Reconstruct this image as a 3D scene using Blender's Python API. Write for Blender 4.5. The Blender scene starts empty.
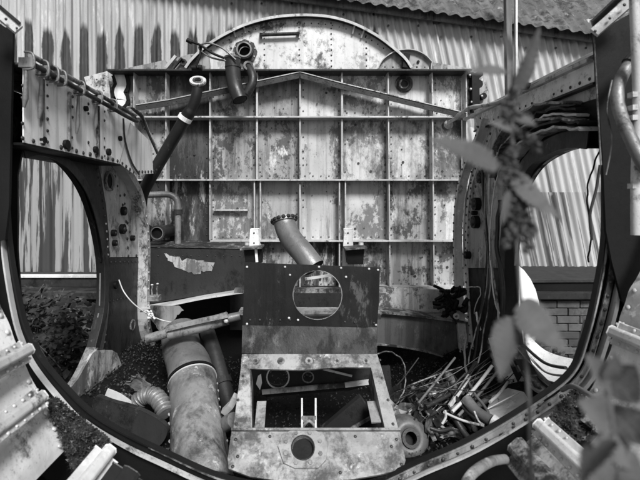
import bpy, math, random
from mathutils import Vector, Matrix, noise
from mathutils.geometry import tessellate_polygon
S = bpy.context.scene
C = S.collection
random.seed(7)

# ------------------------------------------------------------------ camera, sky, sun, exposure
F = 420.0; CX = 302.0; CY = 205.0; CZ = 1.75        # focal length and principal point in photo pixels, eye height
cam_d = bpy.data.cameras.new('camera'); cam = bpy.data.objects.new('camera', cam_d); C.objects.link(cam)
cam.location = (0, 0, CZ); cam.rotation_euler = (math.radians(90), 0, 0)
cam_d.sensor_width = 36; cam_d.lens = 36*F/640
cam_d.shift_x = (320-CX)/640; cam_d.shift_y = -(240-CY)/640
cam_d.clip_start = 0.02; cam_d.clip_end = 500
cam_d.dof.use_dof = True; cam_d.dof.focus_distance = 2.1; cam_d.dof.aperture_fstop = 3.7
S.camera = cam
SUN_EL = 45.0; SUN_AZ = 17.0      # degrees; azimuth: sun behind the camera, to its right
w = bpy.data.worlds.new('World'); S.world = w; w.use_nodes = True
nt = w.node_tree; nt.nodes.clear()
sky = nt.nodes.new('ShaderNodeTexSky'); sky.sky_type = 'NISHITA'; sky.sun_disc = False
sky.sun_elevation = math.radians(SUN_EL); sky.sun_rotation = math.radians(180-SUN_AZ)
bwn = nt.nodes.new('ShaderNodeRGBToBW'); bg = nt.nodes.new('ShaderNodeBackground'); wo = nt.nodes.new('ShaderNodeOutputWorld')
nt.links.new(sky.outputs[0], bwn.inputs[0]); nt.links.new(bwn.outputs[0], bg.inputs[0]); nt.links.new(bg.outputs[0], wo.inputs[0])
bg.inputs[1].default_value = 0.068
sd = bpy.data.lights.new('sun', 'SUN'); sun = bpy.data.objects.new('sun', sd); C.objects.link(sun)
sd.energy = 3.2; sd.angle = math.radians(16); sd.color = (1, 1, 1)
e, a = math.radians(SUN_EL), math.radians(SUN_AZ)
sdir = Vector((math.sin(a)*math.cos(e), -math.cos(a)*math.cos(e), math.sin(e)))
sun.rotation_euler = sdir.to_track_quat('Z', 'Y').to_euler(); sun.location = (2, -4, 8)
S.view_settings.view_transform = 'Standard'; S.view_settings.look = 'None'
S.view_settings.exposure = 0.68; S.view_settings.gamma = 1.0; S.view_settings.use_curve_mapping = False
S.render.engine = 'CYCLES'

# ------------------------------------------------------------------ points from photo pixels
def P(px, py, Y): return Vector(((px-CX)/F*Y, Y, CZ-(py-CY)/F*Y))
def X(px, py, x):                                   # on the plane of constant x
    Y = x*F/(px-CX); return Vector((x, Y, CZ-(py-CY)/F*Y))
def spline(pts, n=6, closed=False):
    pts = [Vector(p) for p in pts]; out = []; m = len(pts)
    for i in range(m if closed else m-1):
        if closed: p0, p1, p2, p3 = (pts[(i+k-1) % m] for k in range(4))
        else: p0, p1, p2, p3 = pts[max(i-1, 0)], pts[i], pts[i+1], pts[min(i+2, m-1)]
        for k in range(n):
            t = k/n
            out.append(0.5*((2*p1)+(p2-p0)*t+(2*p0-5*p1+4*p2-p3)*t*t+(3*p1-p0-3*p2+p3)*t**3))
    if not closed: out.append(pts[-1])
    return out
def resample(pts, step):
    out = [pts[0].copy()]; acc = 0
    for i in range(1, len(pts)):
        a_, b_ = pts[i-1], pts[i]; L = (b_-a_).length; d = step-acc
        while d <= L:
            out.append(a_.lerp(b_, d/L)); d += step
        acc = (acc+L) % step
    return out

# ------------------------------------------------------------------ materials
MATS = {}
def mat(name, base, dark, cover=0.45, soft=0.10, scale=6.0, stretch=1.0, streak=0.0, rough=0.6, metal=0.0,
        bump=0.25, tone=0.35, speck=0.25, light=None, lcover=0.3, bscale=1.0, spec=.5, sk=(26, 26, 1.3), shear=0, sthr=(.47, .62), vary=0.0, vstain=0.0):
    m = bpy.data.materials.new(name); m.use_nodes = True; MATS[name] = m
    T = m.node_tree; N = T.nodes; L = T.links; N.clear()
    out = N.new('ShaderNodeOutputMaterial'); bs = N.new('ShaderNodeBsdfPrincipled'); L.new(bs.outputs[0], out.inputs[0])
    geo = N.new('ShaderNodeNewGeometry')
    def nz(sc, det=6, st=(1, 1, 1), rg=0.6, dist=0.0, off=0.0, sh=0):
        mp = N.new('ShaderNodeMapping'); mp.inputs['Scale'].default_value = st; mp.inputs['Location'].default_value = (off, off*1.7, off*.6)
        if sh:
            m0 = N.new('ShaderNodeMapping'); m0.inputs['Rotation'].default_value = (0, sh, 0); L.new(geo.outputs['Position'], m0.inputs[0]); L.new(m0.outputs[0], mp.inputs[0])
        else: L.new(geo.outputs['Position'], mp.inputs[0])
        n = N.new('ShaderNodeTexNoise'); n.inputs['Scale'].default_value = sc; n.inputs['Detail'].default_value = det
        n.inputs['Roughness'].default_value = rg; n.inputs['Distortion'].default_value = dist
        L.new(mp.outputs[0], n.inputs[0]); return n.outputs[0]
    def rng(v, lo, hi, a0=0.0, a1=1.0):
        r = N.new('ShaderNodeMapRange'); r.inputs[1].default_value = lo; r.inputs[2].default_value = hi
        r.inputs[3].default_value = a0; r.inputs[4].default_value = a1; r.interpolation_type = 'SMOOTHSTEP'
        L.new(v, r.inputs[0]); return r.outputs[0]
    def mixc(f, c1, c2):
        x = N.new('ShaderNodeMix'); x.data_type = 'FLOAT'; L.new(f, x.inputs[0])
        for i, c in ((2, c1), (3, c2)):
            if isinstance(c, (int, float)): x.inputs[i].default_value = c
            else: L.new(c, x.inputs[i])
        return x.outputs[0]
    def math_(op, a_, b_):
        x = N.new('ShaderNodeMath'); x.operation = op
        for i, c in enumerate((a_, b_)):
            if isinstance(c, (int, float)): x.inputs[i].default_value = c
            else: L.new(c, x.inputs[i])
        return x.outputs[0]
    o = random.uniform(0, 50)
    big = nz(1.7*scale/6, 4, (1, 1, stretch), .6, .3, o)
    n1 = nz(scale, 10, (1, 1, stretch), .76, .1, o+3)
    n2 = nz(scale*7, 7, (1, 1, max(stretch, .4)), .7, 0, o+9)
    v = mixc(rng(big, .3, .7), base*(1-tone), min(.85, base*(1+tone*.5)))
    comb = math_('ADD', math_('MULTIPLY', n1, .62), math_('ADD', math_('MULTIPLY', big, .23), math_('MULTIPLY', n2, .15)))
    th = .64-.30*cover
    if vary:
        oi = N.new('ShaderNodeObjectInfo'); comb = math_('ADD', comb, math_('MULTIPLY', math_('SUBTRACT', oi.outputs['Random'], .5), vary))
    if vstain:                                       # big ragged corrosion blooms with drips under them
        n7 = nz(4.2, 10, (1, 1, .62), .80, .15, o+50)
        v = mixc(math_('MULTIPLY', rng(n7, .505, .55), vstain), v, mixc(n2, dark*.7, dark*4))
        n8 = nz(10, 9, (1.8, 1, .18), .74, .05, o+61); v = mixc(math_('MULTIPLY', rng(n8, .56, .66), vstain*.8), v, dark*1.6)
    dm = rng(comb, th, th+soft)
    v = mixc(dm, v, mixc(n2, dark*.5, dark*1.7))
    if light is not None:
        n4 = nz(scale*1.6, 10, (1, 1, stretch), .78, .1, o+21)
        v = mixc(rng(n4, .64-.3*lcover, .71-.3*lcover), v, light)
    if streak > 0:
        n3 = nz(1, 8, sk, .62, .2, o+14, shear)
        v = mixc(math_('MULTIPLY', rng(n3, *sthr), streak), v, dark)
    if speck > 0:
        n5 = nz(scale*14, 7, (1, 1, 1), .75, 0, o+30)
        v = mixc(math_('MULTIPLY', rng(n5, .56, .66), speck), v, dark)
    cc = N.new('ShaderNodeCombineColor')
    for i in range(3): L.new(v, cc.inputs[i])
    L.new(cc.outputs[0], bs.inputs['Base Color'])
    L.new(rng(comb, .3, .7, max(.05, rough-.15), min(1, rough+.2)), bs.inputs['Roughness'])
    bs.inputs['Metallic'].default_value = metal; bs.inputs['Specular IOR Level'].default_value = spec
    if bump > 0:
        n6 = nz(2.2, 3, (1, 1, 1), .5, 0, o+40)
        h = math_('ADD', math_('MULTIPLY', math_('SUBTRACT', 1, dm), .0025), math_('ADD', math_('MULTIPLY', n2, .003), math_('MULTIPLY', n6, .03*bscale)))
        b = N.new('ShaderNodeBump'); b.inputs['Strength'].default_value = bump*2; b.inputs['Distance'].default_value = .6
        L.new(h, b.inputs['Height']); L.new(b.outputs[0], bs.inputs['Normal'])
    return m
mat('white_paint', .85, .04, .20, .05, 7, .45, .30, .5, 0, .25, .15, .2)
mat('panel_light', .52, .03, .42, .16, 4, .6, .30, .5, .0, .45, .35, .40, light=.70, lcover=.22, vary=.10, vstain=.75)
mat('panel_mid', .42, .02, .50, .16, 4, .55, .45, .5, .0, .5, .4, .45, light=.60, lcover=.2, vary=.10, vstain=.9)
mat('panel_rust', .10, .010, .75, .12, 7, .25, .7, .6, .0, .5, .4, .5, light=.45, lcover=.30)
mat('dome_paint', .62, .06, .42, .06, 4, .8, .2, .5, 0, .35, .2, .35, light=.30, lcover=.34)
mat('rib_metal', .50, .05, .45, .1, 14, .6, .1, .5, .0, .3, .3, .4)
mat('frame_grey', .30, .02, .58, .10, 8, .6, .35, .5, .0, .35, .3, .45, light=.5, lcover=.14)
mat('frame_dark', .030, .006, .5, .12, 8, .6, .1, .45, .0, .4, .3, .3, light=.09, lcover=.15, spec=.3)
mat('black_metal', .007, .003, .4, .2, 9, .7, 0, .55, .0, .3, .4, .3, spec=.2)
mat('black_flange', .011, .004, .4, .2, 9, .7, 0, .45, .0, .3, .4, .3, light=.07, lcover=.14, spec=.35)
mat('pedestal_dark', .019, .006, .5, .12, 6, .4, .6, .5, .0, .55, .5, .5, light=.075, lcover=.24, spec=.3, bscale=1.6)
mat('pedestal_light', .36, .035, .60, .12, 7, 1, .25, .45, .0, .4, .4, .5, light=.50, lcover=.16)
mat('apron_grey', .11, .02, .45, .2, 5, .5, .4, .5, .0, .4, .4, .4, light=.2, lcover=.25)
mat('bare_edge', .62, .10, .30, .1, 20, 1, 0, .4, .1, .25, .25, .3)
mat('duct_metal', .36, .035, .66, .16, 7, .8, .3, .4, .15, .4, .4, .45, light=.58, lcover=.25)
mat('tube_dark', .030, .008, .4, .2, 12, 1, 0, .4, .2, .3, .4, .3, light=.1, lcover=.2, spec=.4)
mat('tube_grey', .20, .03, .45, .15, 14, 1, 0, .4, .3, .35, .4, .4)
mat('rivet_dark', .03, .01, .4, .1, 20, 1, 0, .5, .0, .1, .3, 0)
mat('rivet_light', .5, .1, .3, .1, 20, 1, 0, .45, .1, .1, .3, 0)
mat('skin_light', .68, .035, .40, .10, 6, 1, .1, .55, .0, .4, .35, .4, light=.78, lcover=.33)
mat('rubber', .012, .004, .4, .2, 12, 1, 0, .6, 0, .4, .4, .2, spec=.25)
mat('roof_cement', .13, .02, .55, .12, 9, 1, 0, .9, 0, .9, .4, .9, light=.30, lcover=.18)
mat('wall_iron', .40, .05, .20, .1, 4, .15, .35, .65, .0, .15, .2, .25, light=.55, lcover=.3, bscale=0, sk=(30, 30, 1.1))
mat('wall_iron_pale', .52, .08, .15, .1, 4, .15, .45, .65, .0, .15, .2, .2, light=.62, lcover=.3, bscale=0, sk=(26, 26, 1.0), sthr=(.52, .64), shear=.2)
mat('wall_iron_streaked', .36, .025, .42, .05, 5, .07, .95, .65, .0, .15, .3, .1, bscale=0, sk=(13, 13, .55), sthr=(.475, .51))
mat('wall_iron_slanted', .50, .05, .25, .05, 5, .2, .8, .65, .0, .15, .3, .1, bscale=0, sk=(13, 13, .5), sthr=(.525, .555), shear=.20)
mat('wood', .20, .03, .45, .1, 10, .2, .4, .8, 0, .4, .4, .3)
mat('brick', .055, .015, .4, .2, 10, 1, 0, .9, 0, .5, .4, .4)
mat('brick_pale', .10, .03, .5, .15, 14, 1, 0, .9, 0, .5, .4, .5)
mat('mortar', .035, .015, .4, .2, 10, 1, 0, .9, 0, .5, .4, .4)
mat('soil', .030, .010, .5, .2, 14, 1, 0, .95, 0, .8, .4, .5, light=.08, lcover=.1)
mat('moss', .035, .008, .5, .2, 30, 1, 0, .95, 0, 1.0, .4, .5, light=.15, lcover=.1)
mat('leaf_dark', .048, .018, .4, .2, 20, 1, 0, .5, 0, .2, .4, 0, spec=.3)
mat('leaf_grey', .13, .06, .5, .2, 55, 1, 0, .6, 0, .2, .3, .1)
mat('stem_grey', .10, .05, .4, .3, 40, 1, 0, .6, 0, .2, .3, .1)
mat('white_gel', .80, .5, .15, .1, 8, 1, 0, .4, 0, .1, .05, .05)
# stained corrugated iron: pale sheets whose lower part rusts in tall round-headed tongues, two ridges apart
def stained_iron():
    m = MATS['wall_iron']; T = m.node_tree; N = T.nodes; L = T.links
    bs = [n for n in N if n.type == 'BSDF_PRINCIPLED'][0]; src = bs.inputs['Base Color'].links[0].from_socket
    geo = N.new('ShaderNodeNewGeometry'); sp = N.new('ShaderNodeSeparateXYZ'); L.new(geo.outputs['Position'], sp.inputs[0])
    def M(op, a_, b_=0.0, c_=0.0):
        x = N.new('ShaderNodeMath'); x.operation = op
        for i, c in enumerate((a_, b_, c_)):
            if isinstance(c, (int, float)): x.inputs[i].default_value = c
            else: L.new(c, x.inputs[i])
        return x.outputs[0]
    def nz(sc, st):
        mp = N.new('ShaderNodeMapping'); mp.inputs['Scale'].default_value = st; L.new(geo.outputs['Position'], mp.inputs[0])
        n = N.new('ShaderNodeTexNoise'); n.inputs['Scale'].default_value = sc; n.inputs['Detail'].default_value = 7; n.inputs['Roughness'].default_value = .65
        L.new(mp.outputs[0], n.inputs[0]); return n.outputs[0]
    edge = nz(9, (1, 1, .35)); cell = nz(2.4, (2.2, 1, .02)); fine = nz(30, (1, 1, .3))
    c = M('COSINE', M('MULTIPLY', sp.outputs[0], 2*math.pi/.182))           # -1..1 across two ridges
    d = M('ADD', c, M('MULTIPLY', M('SUBTRACT', edge, .5), 2.2))
    top = M('SUBTRACT', M('ADD', CZ+1.78, M('MULTIPLY', M('SUBTRACT', cell, .5), .7)), sp.outputs[2])   # height under the head
    wdt = M('SUBTRACT', .15, M('MULTIPLY', M('MINIMUM', M('MAXIMUM', top, 0), .25), 2.0))
    r1 = N.new('ShaderNodeMapRange'); L.new(M('SUBTRACT', d, wdt), r1.inputs[0]); r1.inputs[1].default_value = -.05; r1.inputs[2].default_value = .3
    r2 = N.new('ShaderNodeMapRange'); L.new(M('ADD', top, M('MULTIPLY', M('SUBTRACT', c, 1), .06)), r2.inputs[0]); r2.inputs[1].default_value = -.03; r2.inputs[2].default_value = .04
    f = M('MULTIPLY', r1.outputs[0], r2.outputs[0]); f = M('MULTIPLY', f, M('ADD', .75, M('MULTIPLY', fine, .5)))
    f = M('MINIMUM', f, 1.0)
    x = N.new('ShaderNodeMix'); x.data_type = 'RGBA'; L.new(f, x.inputs[0]); L.new(src, x.inputs[6]); x.inputs[7].default_value = (.03, .03, .03, 1)
    L.new(x.outputs[2], bs.inputs['Base Color'])
stained_iron()
def leafy(name, trans):
    m = MATS[name]; T = m.node_tree; N = T.nodes; L = T.links
    bs = [n for n in N if n.type == 'BSDF_PRINCIPLED'][0]; out = [n for n in N if n.type == 'OUTPUT_MATERIAL'][0]
    tr = N.new('ShaderNodeBsdfTranslucent'); mx = N.new('ShaderNodeMixShader'); mx.inputs[0].default_value = trans
    L.new(bs.inputs['Base Color'].links[0].from_socket, tr.inputs[0])
    L.new(bs.outputs[0], mx.inputs[1]); L.new(tr.outputs[0], mx.inputs[2]); L.new(mx.outputs[0], out.inputs[0])
leafy('leaf_grey', .35); leafy('leaf_dark', .2)

# ------------------------------------------------------------------ mesh builder
def jag(pts, amp, n=5, seed=0):
    out = []; rr = random.Random(seed)
    for i in range(len(pts)):
        a_, b_ = Vector(pts[i]), Vector(pts[(i+1) % len(pts)])
        for k in range(n): out.append(a_.lerp(b_, k/n)+Vector((rr.gauss(0, amp), 0, rr.gauss(0, amp)))*(1 if k else .5))
    return out
class MB:
    def __init__(s): s.v = []; s.f = []; s.m = []; s.names = []; s.sm = []
    def mi(s, name):
        if name not in s.names: s.names.append(name)
        return s.names.index(name)
    def add(s, vs, fs, m, smooth=False):
        o = len(s.v); s.v += [Vector(v) for v in vs]; k = s.mi(m)
        for f in fs: s.f.append([i+o for i in f]); s.m.append(k); s.sm.append(smooth)
        return s
    def box(s, p0, p1, w, h, m, up=(0, 0, 1)):          # bar from p0 to p1, w across, h along 'up'
        p0, p1, up = Vector(p0), Vector(p1), Vector(up); d = (p1-p0).normalized()
        a_ = d.cross(up); 
        if a_.length < 1e-4: a_ = d.cross(Vector((0, 1, 0)))
        a_.normalize(); b_ = a_.cross(d).normalized()
        vs = [p+a_*i*w/2+b_*j*h/2 for p in (p0, p1) for i, j in ((-1, -1), (1, -1), (1, 1), (-1, 1))]
        return s.add(vs, [(0, 1, 2, 3), (7, 6, 5, 4), (0, 4, 5, 1), (1, 5, 6, 2), (2, 6, 7, 3), (3, 7, 4, 0)], m)
    def plate(s, outer, th, m, holes=(), n=None):       # planar polygon with holes; thickness along +n
        outer = [Vector(p) for p in outer]; holes = [[Vector(p) for p in h] for h in holes]
        if n is None:
            n = Vector((0, 0, 0))
            for i in range(len(outer)): n += outer[i].cross(outer[(i+1) % len(outer)])
            n.normalize()
            if n.y < 0: n = -n
        n = Vector(n).normalized(); loops = [outer]+holes; flat = [p for l in loops for p in l]; k = len(flat)
        tris = tessellate_polygon(loops)
        fs = [tuple(t) for t in tris]+[tuple(i+k for i in reversed(t)) for t in tris]; o = 0
        for l in loops:
            q = len(l)
            for i in range(q): fs.append((o+i, o+(i+1) % q, k+o+(i+1) % q, k+o+i))
            o += q
        return s.add(flat+[p+n*th for p in flat], fs, m)
    def sweep(s, path, prof, N, m, closed=False, smooth=False, capends=True):   # profile (a in plane, b along N)
        path = [Vector(p) for p in path]; N = Vector(N).normalized(); k = len(prof); q = len(path); vs = []
        for i, p in enumerate(path):
            t = (path[(i+1) % q]-path[i-1]) if closed else (path[min(i+1, q-1)]-path[max(i-1, 0)])
            t.normalize(); b_ = t.cross(N).normalized()
            vs += [p+b_*x+N*y for x, y in prof]
        fs = []
        for i in range(q if closed else q-1):
            for j in range(k):
                a0 = i*k+j; a1 = i*k+(j+1) % k; b0 = ((i+1) % q)*k+j; b1 = ((i+1) % q)*k+(j+1) % k
                fs.append((a0, b0, b1, a1))
        if capends and not closed: fs += [tuple(range(k)), tuple(reversed(range((q-1)*k, q*k)))]
        return s.add(vs, fs, m, smooth)
    def tube(s, pts, r, m, seg=12, cap=True, open_end=False):
        pts = [Vector(p) for p in pts]; q = len(pts); rs = r if isinstance(r, (list, tuple)) else [r]*q
        if len(rs) != q: rs = [rs[0]+(rs[-1]-rs[0])*i/(q-1) for i in range(q)] if len(rs) == 2 else [rs[min(len(rs)-1, int(i*len(rs)/q))] for i in range(q)]
        t0 = (pts[1]-pts[0]).normalized(); u = t0.orthogonal().normalized(); vs = []
        for i, p in enumerate(pts):
            t = (pts[min(i+1, q-1)]-pts[max(i-1, 0)]).normalized()
            u = (u-t*u.dot(t)); u = u.normalized() if u.length > 1e-5 else t.orthogonal().normalized(); v = t.cross(u)
            vs += [p+(u*math.cos(2*math.pi*j/seg)+v*math.sin(2*math.pi*j/seg))*rs[i] for j in range(seg)]
        fs = [(i*seg+j, i*seg+(j+1) % seg, (i+1)*seg+(j+1) % seg, (i+1)*seg+j) for i in range(q-1) for j in range(seg)]
        s.add(vs, fs, m, True)
        if cap: s.add(vs[:seg], [tuple(reversed(range(seg)))], m)
        if cap and not open_end: s.add(vs[-seg:], [tuple(range(seg))], m)
        return s
    def ring(s, c, n, r0, r1, m, seg=24, th=.01):         # flat annulus with thickness along n
        c, n = Vector(c), Vector(n).normalized(); u = n.orthogonal().normalized(); v = n.cross(u)
        o = [c+(u*math.cos(2*math.pi*j/seg)+v*math.sin(2*math.pi*j/seg))*r1 for j in range(seg)]
        i_ = [c+(u*math.cos(2*math.pi*j/seg)+v*math.sin(2*math.pi*j/seg))*r0 for j in range(seg)]
        vs = o+i_+[p+n*th for p in o]+[p+n*th for p in i_]; fs = []
        for j in range(seg):
            k = (j+1) % seg
            fs += [(j, k, seg+k, seg+j), (2*seg+j, 3*seg+j, 3*seg+k, 2*seg+k), (j, 2*seg+j, 2*seg+k, k), (seg+j, seg+k, 3*seg+k, 3*seg+j)]
        return s.add(vs, fs, m)
    def disc(s, c, n, r, m, th=.01, seg=20):
        c, n = Vector(c), Vector(n).normalized()
        return s.tube([c, c+n*th], r, m, seg)
    def rivet(s, c, n, r, m):
        c, n = Vector(c), Vector(n).normalized(); u = n.orthogonal().normalized(); v = n.cross(u); vs = []
        for rr, hh in ((1, 0), (.8, .42), (.35, .62)):
            vs += [c+(u*math.cos(math.pi*j/3)+v*math.sin(math.pi*j/3))*r*rr+n*r*hh for j in range(6)]
        fs = [(i*6+j, i*6+(j+1) % 6, i*6+6+(j+1) % 6, i*6+6+j) for i in range(2) for j in range(6)]+[tuple(range(12, 18))]
        return s.add(vs, fs, m, True)
    def rivets(s, a_, b_, step, n, r, m, jit=.15, miss=.06):
        a_, b_ = Vector(a_), Vector(b_); L = (b_-a_).length; k = max(1, int(L/step))
        for i in range(k+1):
            if random.random() < miss: continue
            s.rivet(a_.lerp(b_, i/k)+Vector(random.gauss(0, jit*r*.5) for _ in range(3)), n, r*random.uniform(.85, 1.15), m)
        return s
    def path_rivets(s, path, step, n, r, m):
        for p in resample(path, step):
            if random.random() > .05: s.rivet(p, n, r*random.uniform(.85, 1.15), m)
        return s
    def build(s, name, parent=None, bevel=0.0, label=None):
        me = bpy.data.meshes.new(name); me.from_pydata([tuple(v) for v in s.v], [], s.f); me.update()
        for nme in s.names: me.materials.append(MATS[nme])
        me.polygons.foreach_set('material_index', s.m); me.polygons.foreach_set('use_smooth', s.sm)
        o = bpy.data.objects.new(name, me); C.objects.link(o)
        if parent is not None: o.parent = parent
        if bevel:
            b = o.modifiers.new('bevel', 'BEVEL'); b.width = bevel; b.segments = 1; b.limit_method = 'ANGLE'; b.angle_limit = math.radians(40)
        if label: o['label'] = label
        return o
THINGS = []
def thing(name, label, cat, group=None):
    o = bpy.data.objects.new(name, None); o.empty_display_size = .1; C.objects.link(o); tag(o, label, cat, group); return o
def tag(o, label, cat, group=None):
    o['label'] = label; o['category'] = cat
    if group: o['group'] = group
    THINGS.append(o); return o
def struct(o, kind='structure'): o['kind'] = kind; return o
def finish():                                          # put every thing's origin at its base
    for t in THINGS:
        ms = ([t] if t.type == 'MESH' else [])+[c for c in t.children_recursive if c.type == 'MESH']
        vs = [v.co for o in ms for v in o.data.vertices]
        if not vs: continue
        lo = Vector((min(v.x for v in vs), min(v.y for v in vs), min(v.z for v in vs)))
        hi = Vector((max(v.x for v in vs), max(v.y for v in vs), max(v.z for v in vs)))
        b = Vector(((lo.x+hi.x)/2, (lo.y+hi.y)/2, lo.z))
        for me in {o.data for o in ms}: me.transform(Matrix.Translation(-b))
        t.location = b
def circ(c, u, v, r, n=28, r2=None):
    r2 = r2 or r; return [Vector(c)+Vector(u)*r*math.cos(2*math.pi*i/n)+Vector(v)*r2*math.sin(2*math.pi*i/n) for i in range(n)]
UX, UY, UZ = Vector((1, 0, 0)), Vector((0, 1, 0)), Vector((0, 0, 1))
TOCAM = Vector((0, -1, 0))

# ================================================================== SETTING
g = MB(); n = 60
vs = []; fs = []
def gx(t): return math.copysign(abs(t)**3*150, t)
for i in range(n+1):
    for j in range(n+1):
        x, y = gx(i/n*2-1), gx(j/n*2-1)+3
        z = .05*noise.noise((x*1.3, y*1.3, 0))+.03*noise.noise((x*4, y*4, 3)) if abs(x) < 8 and abs(y) < 12 else 0
        vs.append((x, y, z-.02))
for i in range(n):
    for j in range(n): a0 = i*(n+1)+j; fs.append((a0, a0+n+1, a0+n+2, a0+1))
g.add(vs, fs, 'soil', True); struct(g.build('ground'))

def corrugated(mb, p0, u, v, W, H, m, pitch=.078, amp=.014, th=.0015, nrm=None, per=8, jag=.0, seed=0, nv=6, bow=.0):
    """sheet with ridges running along v; u, v unit vectors"""
    u, v = Vector(u).normalized(), Vector(v).normalized(); nn = nrm or u.cross(v).normalized()
    k = int(W/pitch*per); vs = []; rr = random.Random(seed)
    for i in range(k+1):
        x = W*i/k; h = amp*math.sin(2*math.pi*x/pitch); jj = (rr.uniform(-jag, jag) if i % (per//2) == 0 else 0)
        for j in range(nv+1):
            y = H*j/nv+(jj if j == 0 else 0)
            vs.append(Vector(p0)+u*x+v*y+nn*(h+bow*math.sin(x*1.7+seed)*math.sin(y*2.1+1)))
    fs = [(i*(nv+1)+j, (i+1)*(nv+1)+j, (i+1)*(nv+1)+j+1, i*(nv+1)+j+1) for i in range(k) for j in range(nv)]
    mb.add(vs, fs, m, True)
WY = 4.2
# corrugated shed wall: upright sheets at the left, sheets slipped out of plumb at the right
wall = thing('corrugated_wall', 'long rust streaked corrugated iron shed wall behind the wreck', 'wall')
def sheet_row(x0, x1, z0, z1, y, m, tilt=0.0, seed=0, wid=.82, pitch=.078, jag=.0):
    x = x0; k = seed
    while x < x1:
        mb = MB(); rr = random.Random(k); t = tilt+rr.uniform(-.006, .006); z1 = CZ+(205-(-6+46*(x+.4)/4.03*420/340))/F*4.03+.07
        corrugated(mb, (x, y+(.006 if k % 2 else 0), z0+rr.uniform(-.012, .012)), (math.cos(t), 0, math.sin(t)), (-math.sin(t), 0, math.cos(t)), wid+.05, z1-z0, m, pitch, seed=k, jag=jag, bow=.004)
        for zz in (z0+.12, (z0+z1)/2, z1-.15):
            for q in range(3):
                xx = x+.13+q*.3
                c = Vector((xx, y-.012, zz))+Vector((-math.sin(t)*(zz-z0), 0, 0)); mb.disc(c, TOCAM, .012, 'rivet_dark', .004, 8)
        mb.build('iron_sheet', wall); x += wid; k += 1
sheet_row(-4.0, -.9, CZ-.64, CZ+2.3, WY, 'wall_iron', 0, 0)
sheet_row(-.9, .7, CZ-.2, CZ+2.1, WY+.004, 'wall_iron', -.03, 11)
sheet_row(.75, 3.9, CZ+.15, CZ+2.0, WY+.002, 'wall_iron_pale' if 'wall_iron_pale' in MATS else 'wall_iron', .20, 21)
lo = thing('loose_iron_sheets', 'slanting rusty corrugated sheets seen through the right oval opening', 'sheet')
for k in range(5):
    mb = MB(); t = .20
    corrugated(mb, (1.35+k*.62, WY-.10+(.012 if k % 2 else 0), CZ-.60), (1, 0, 0), (-math.sin(t), .0, math.cos(t)), .66, .74, 'wall_iron_slanted', .078, seed=40+k, jag=.006)
    corrugated(mb, (1.22+k*.62, WY-.085+(.010 if k % 2 else 0), CZ+.075), (1, 0, 0), (-math.sin(t), .0, math.cos(t)), .66, .7, 'wall_iron_pale', .078, seed=80+k, jag=.006)
    mb.build('iron_sheet', lo)
ls = thing('streaked_iron_sheets', 'upright streaked corrugated sheets seen through the left oval opening', 'sheet')
for k in range(4):
    mb = MB(); corrugated(mb, (-3.6+k*.62, WY-.06+(.012 if k % 2 else 0), CZ-.66), UX, UZ, .66, 1.35, 'wall_iron_streaked', .10, .012, seed=60+k)
    mb.build('iron_sheet', ls)
# roof above
roof = thing('shed_roof', 'lichen covered corrugated cement roof with a wavy eave at top right', 'roof')
mb = MB()
e0 = P(300, -6, WY-.17); e1 = P(640, 40, WY-.17); u = (e1-e0).normalized()
v = Vector((0, .62, .78)); v = (v-u*v.dot(u)).normalized()
corrugated(mb, e0-u*3.8, u, v, 8.6, 2.4, 'roof_cement', .120, .012, seed=5, nv=10, jag=.008, per=10)
mb.build('roof_sheet', roof)
mb = MB()
mb.box(e0-u*3.8+UY*.10+UZ*.02, e1+u*3+UY*.10+UZ*.02, .03, .10, 'wood')
mb.box(e0-u*3.8+UY*.22+UZ*.05, e1+u*3+UY*.22+UZ*.05, .05, .12, 'wood'); mb.build('eave_batten', roof)
mb = MB()
for k in range(14):
    c = e0-u*3.6+u*k*.62; mb.box(c+UY*.14+UZ*.02, c+UY*1.0+UZ*1.05, .05, .1, 'wood')
mb.build('rafters', roof)
# wooden post in front of the wall at right
pp = MB(); pp.box(P(509, 112, WY-.36), P(507, -30, WY-.36), .055, .05, 'wood'); pp.box(P(516, 112, WY-.38), P(516, -30, WY-.38), .022, .03, 'bare_edge')
tag(pp.build('wall_post', None, .003), 'upright timber post with pale strip under the wavy eave', 'post')
# low brick wall with coping
bwl = thing('brick_wall', 'low dark brick wall under the corrugated sheets', 'wall')
mb = MB(); zt = CZ-.92; row = .075; zz = .0; k = 0
mb.box((-4.5, WY+.02, zt/2), (4.5, WY+.02, zt/2), .12, zt, 'mortar', up=UZ)
while zz < zt-.01:
    x = -4.5+(k % 2)*.11
    while x < 4.5:
        j = random.uniform(-.003, .003)
        mb.box((x, WY-.08+j, zz+row/2), (x+.217-abs(j), WY-.08+j*2+random.uniform(-.004, .004), zz+row/2+j*.4), .10, row-.008-abs(j)*.8, random.choice(('brick', 'brick', 'brick_pale', 'brick_pale', 'moss')), up=UZ); x += .225
    zz += row; k += 1
mb.build('brickwork', bwl, .003)
mb = MB(); mb.box((-4.5, WY-.09, zt+.05), (4.5, WY-.09, zt+.05), .20, .07, 'frame_dark', up=UZ); mb.build('coping', bwl, .006)
sl = MB(); a_, b_ = P(-60, 276, WY-.16), P(118, 276, WY-.16)
sl.box(a_, b_, .05, .030, 'skin_light', up=UZ); sl.box(a_-UZ*.06+UY*.01, b_-UZ*.06+UY*.01, .03, .09, 'frame_dark', up=UZ)
tag(sl.build('wall_rail', None, .003), 'pale horizontal rail under the sheets beyond the left opening', 'rail')
sl = MB(); a_, b_ = P(505, 281, WY-.2), P(640, 280, WY-.2)
sl.box(a_, b_, .05, .03, 'moss', up=UZ); sl.box(a_-UZ*.06+UY*.01, b_-UZ*.06+UY*.01, .03, .08, 'black_metal', up=UZ)
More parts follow.
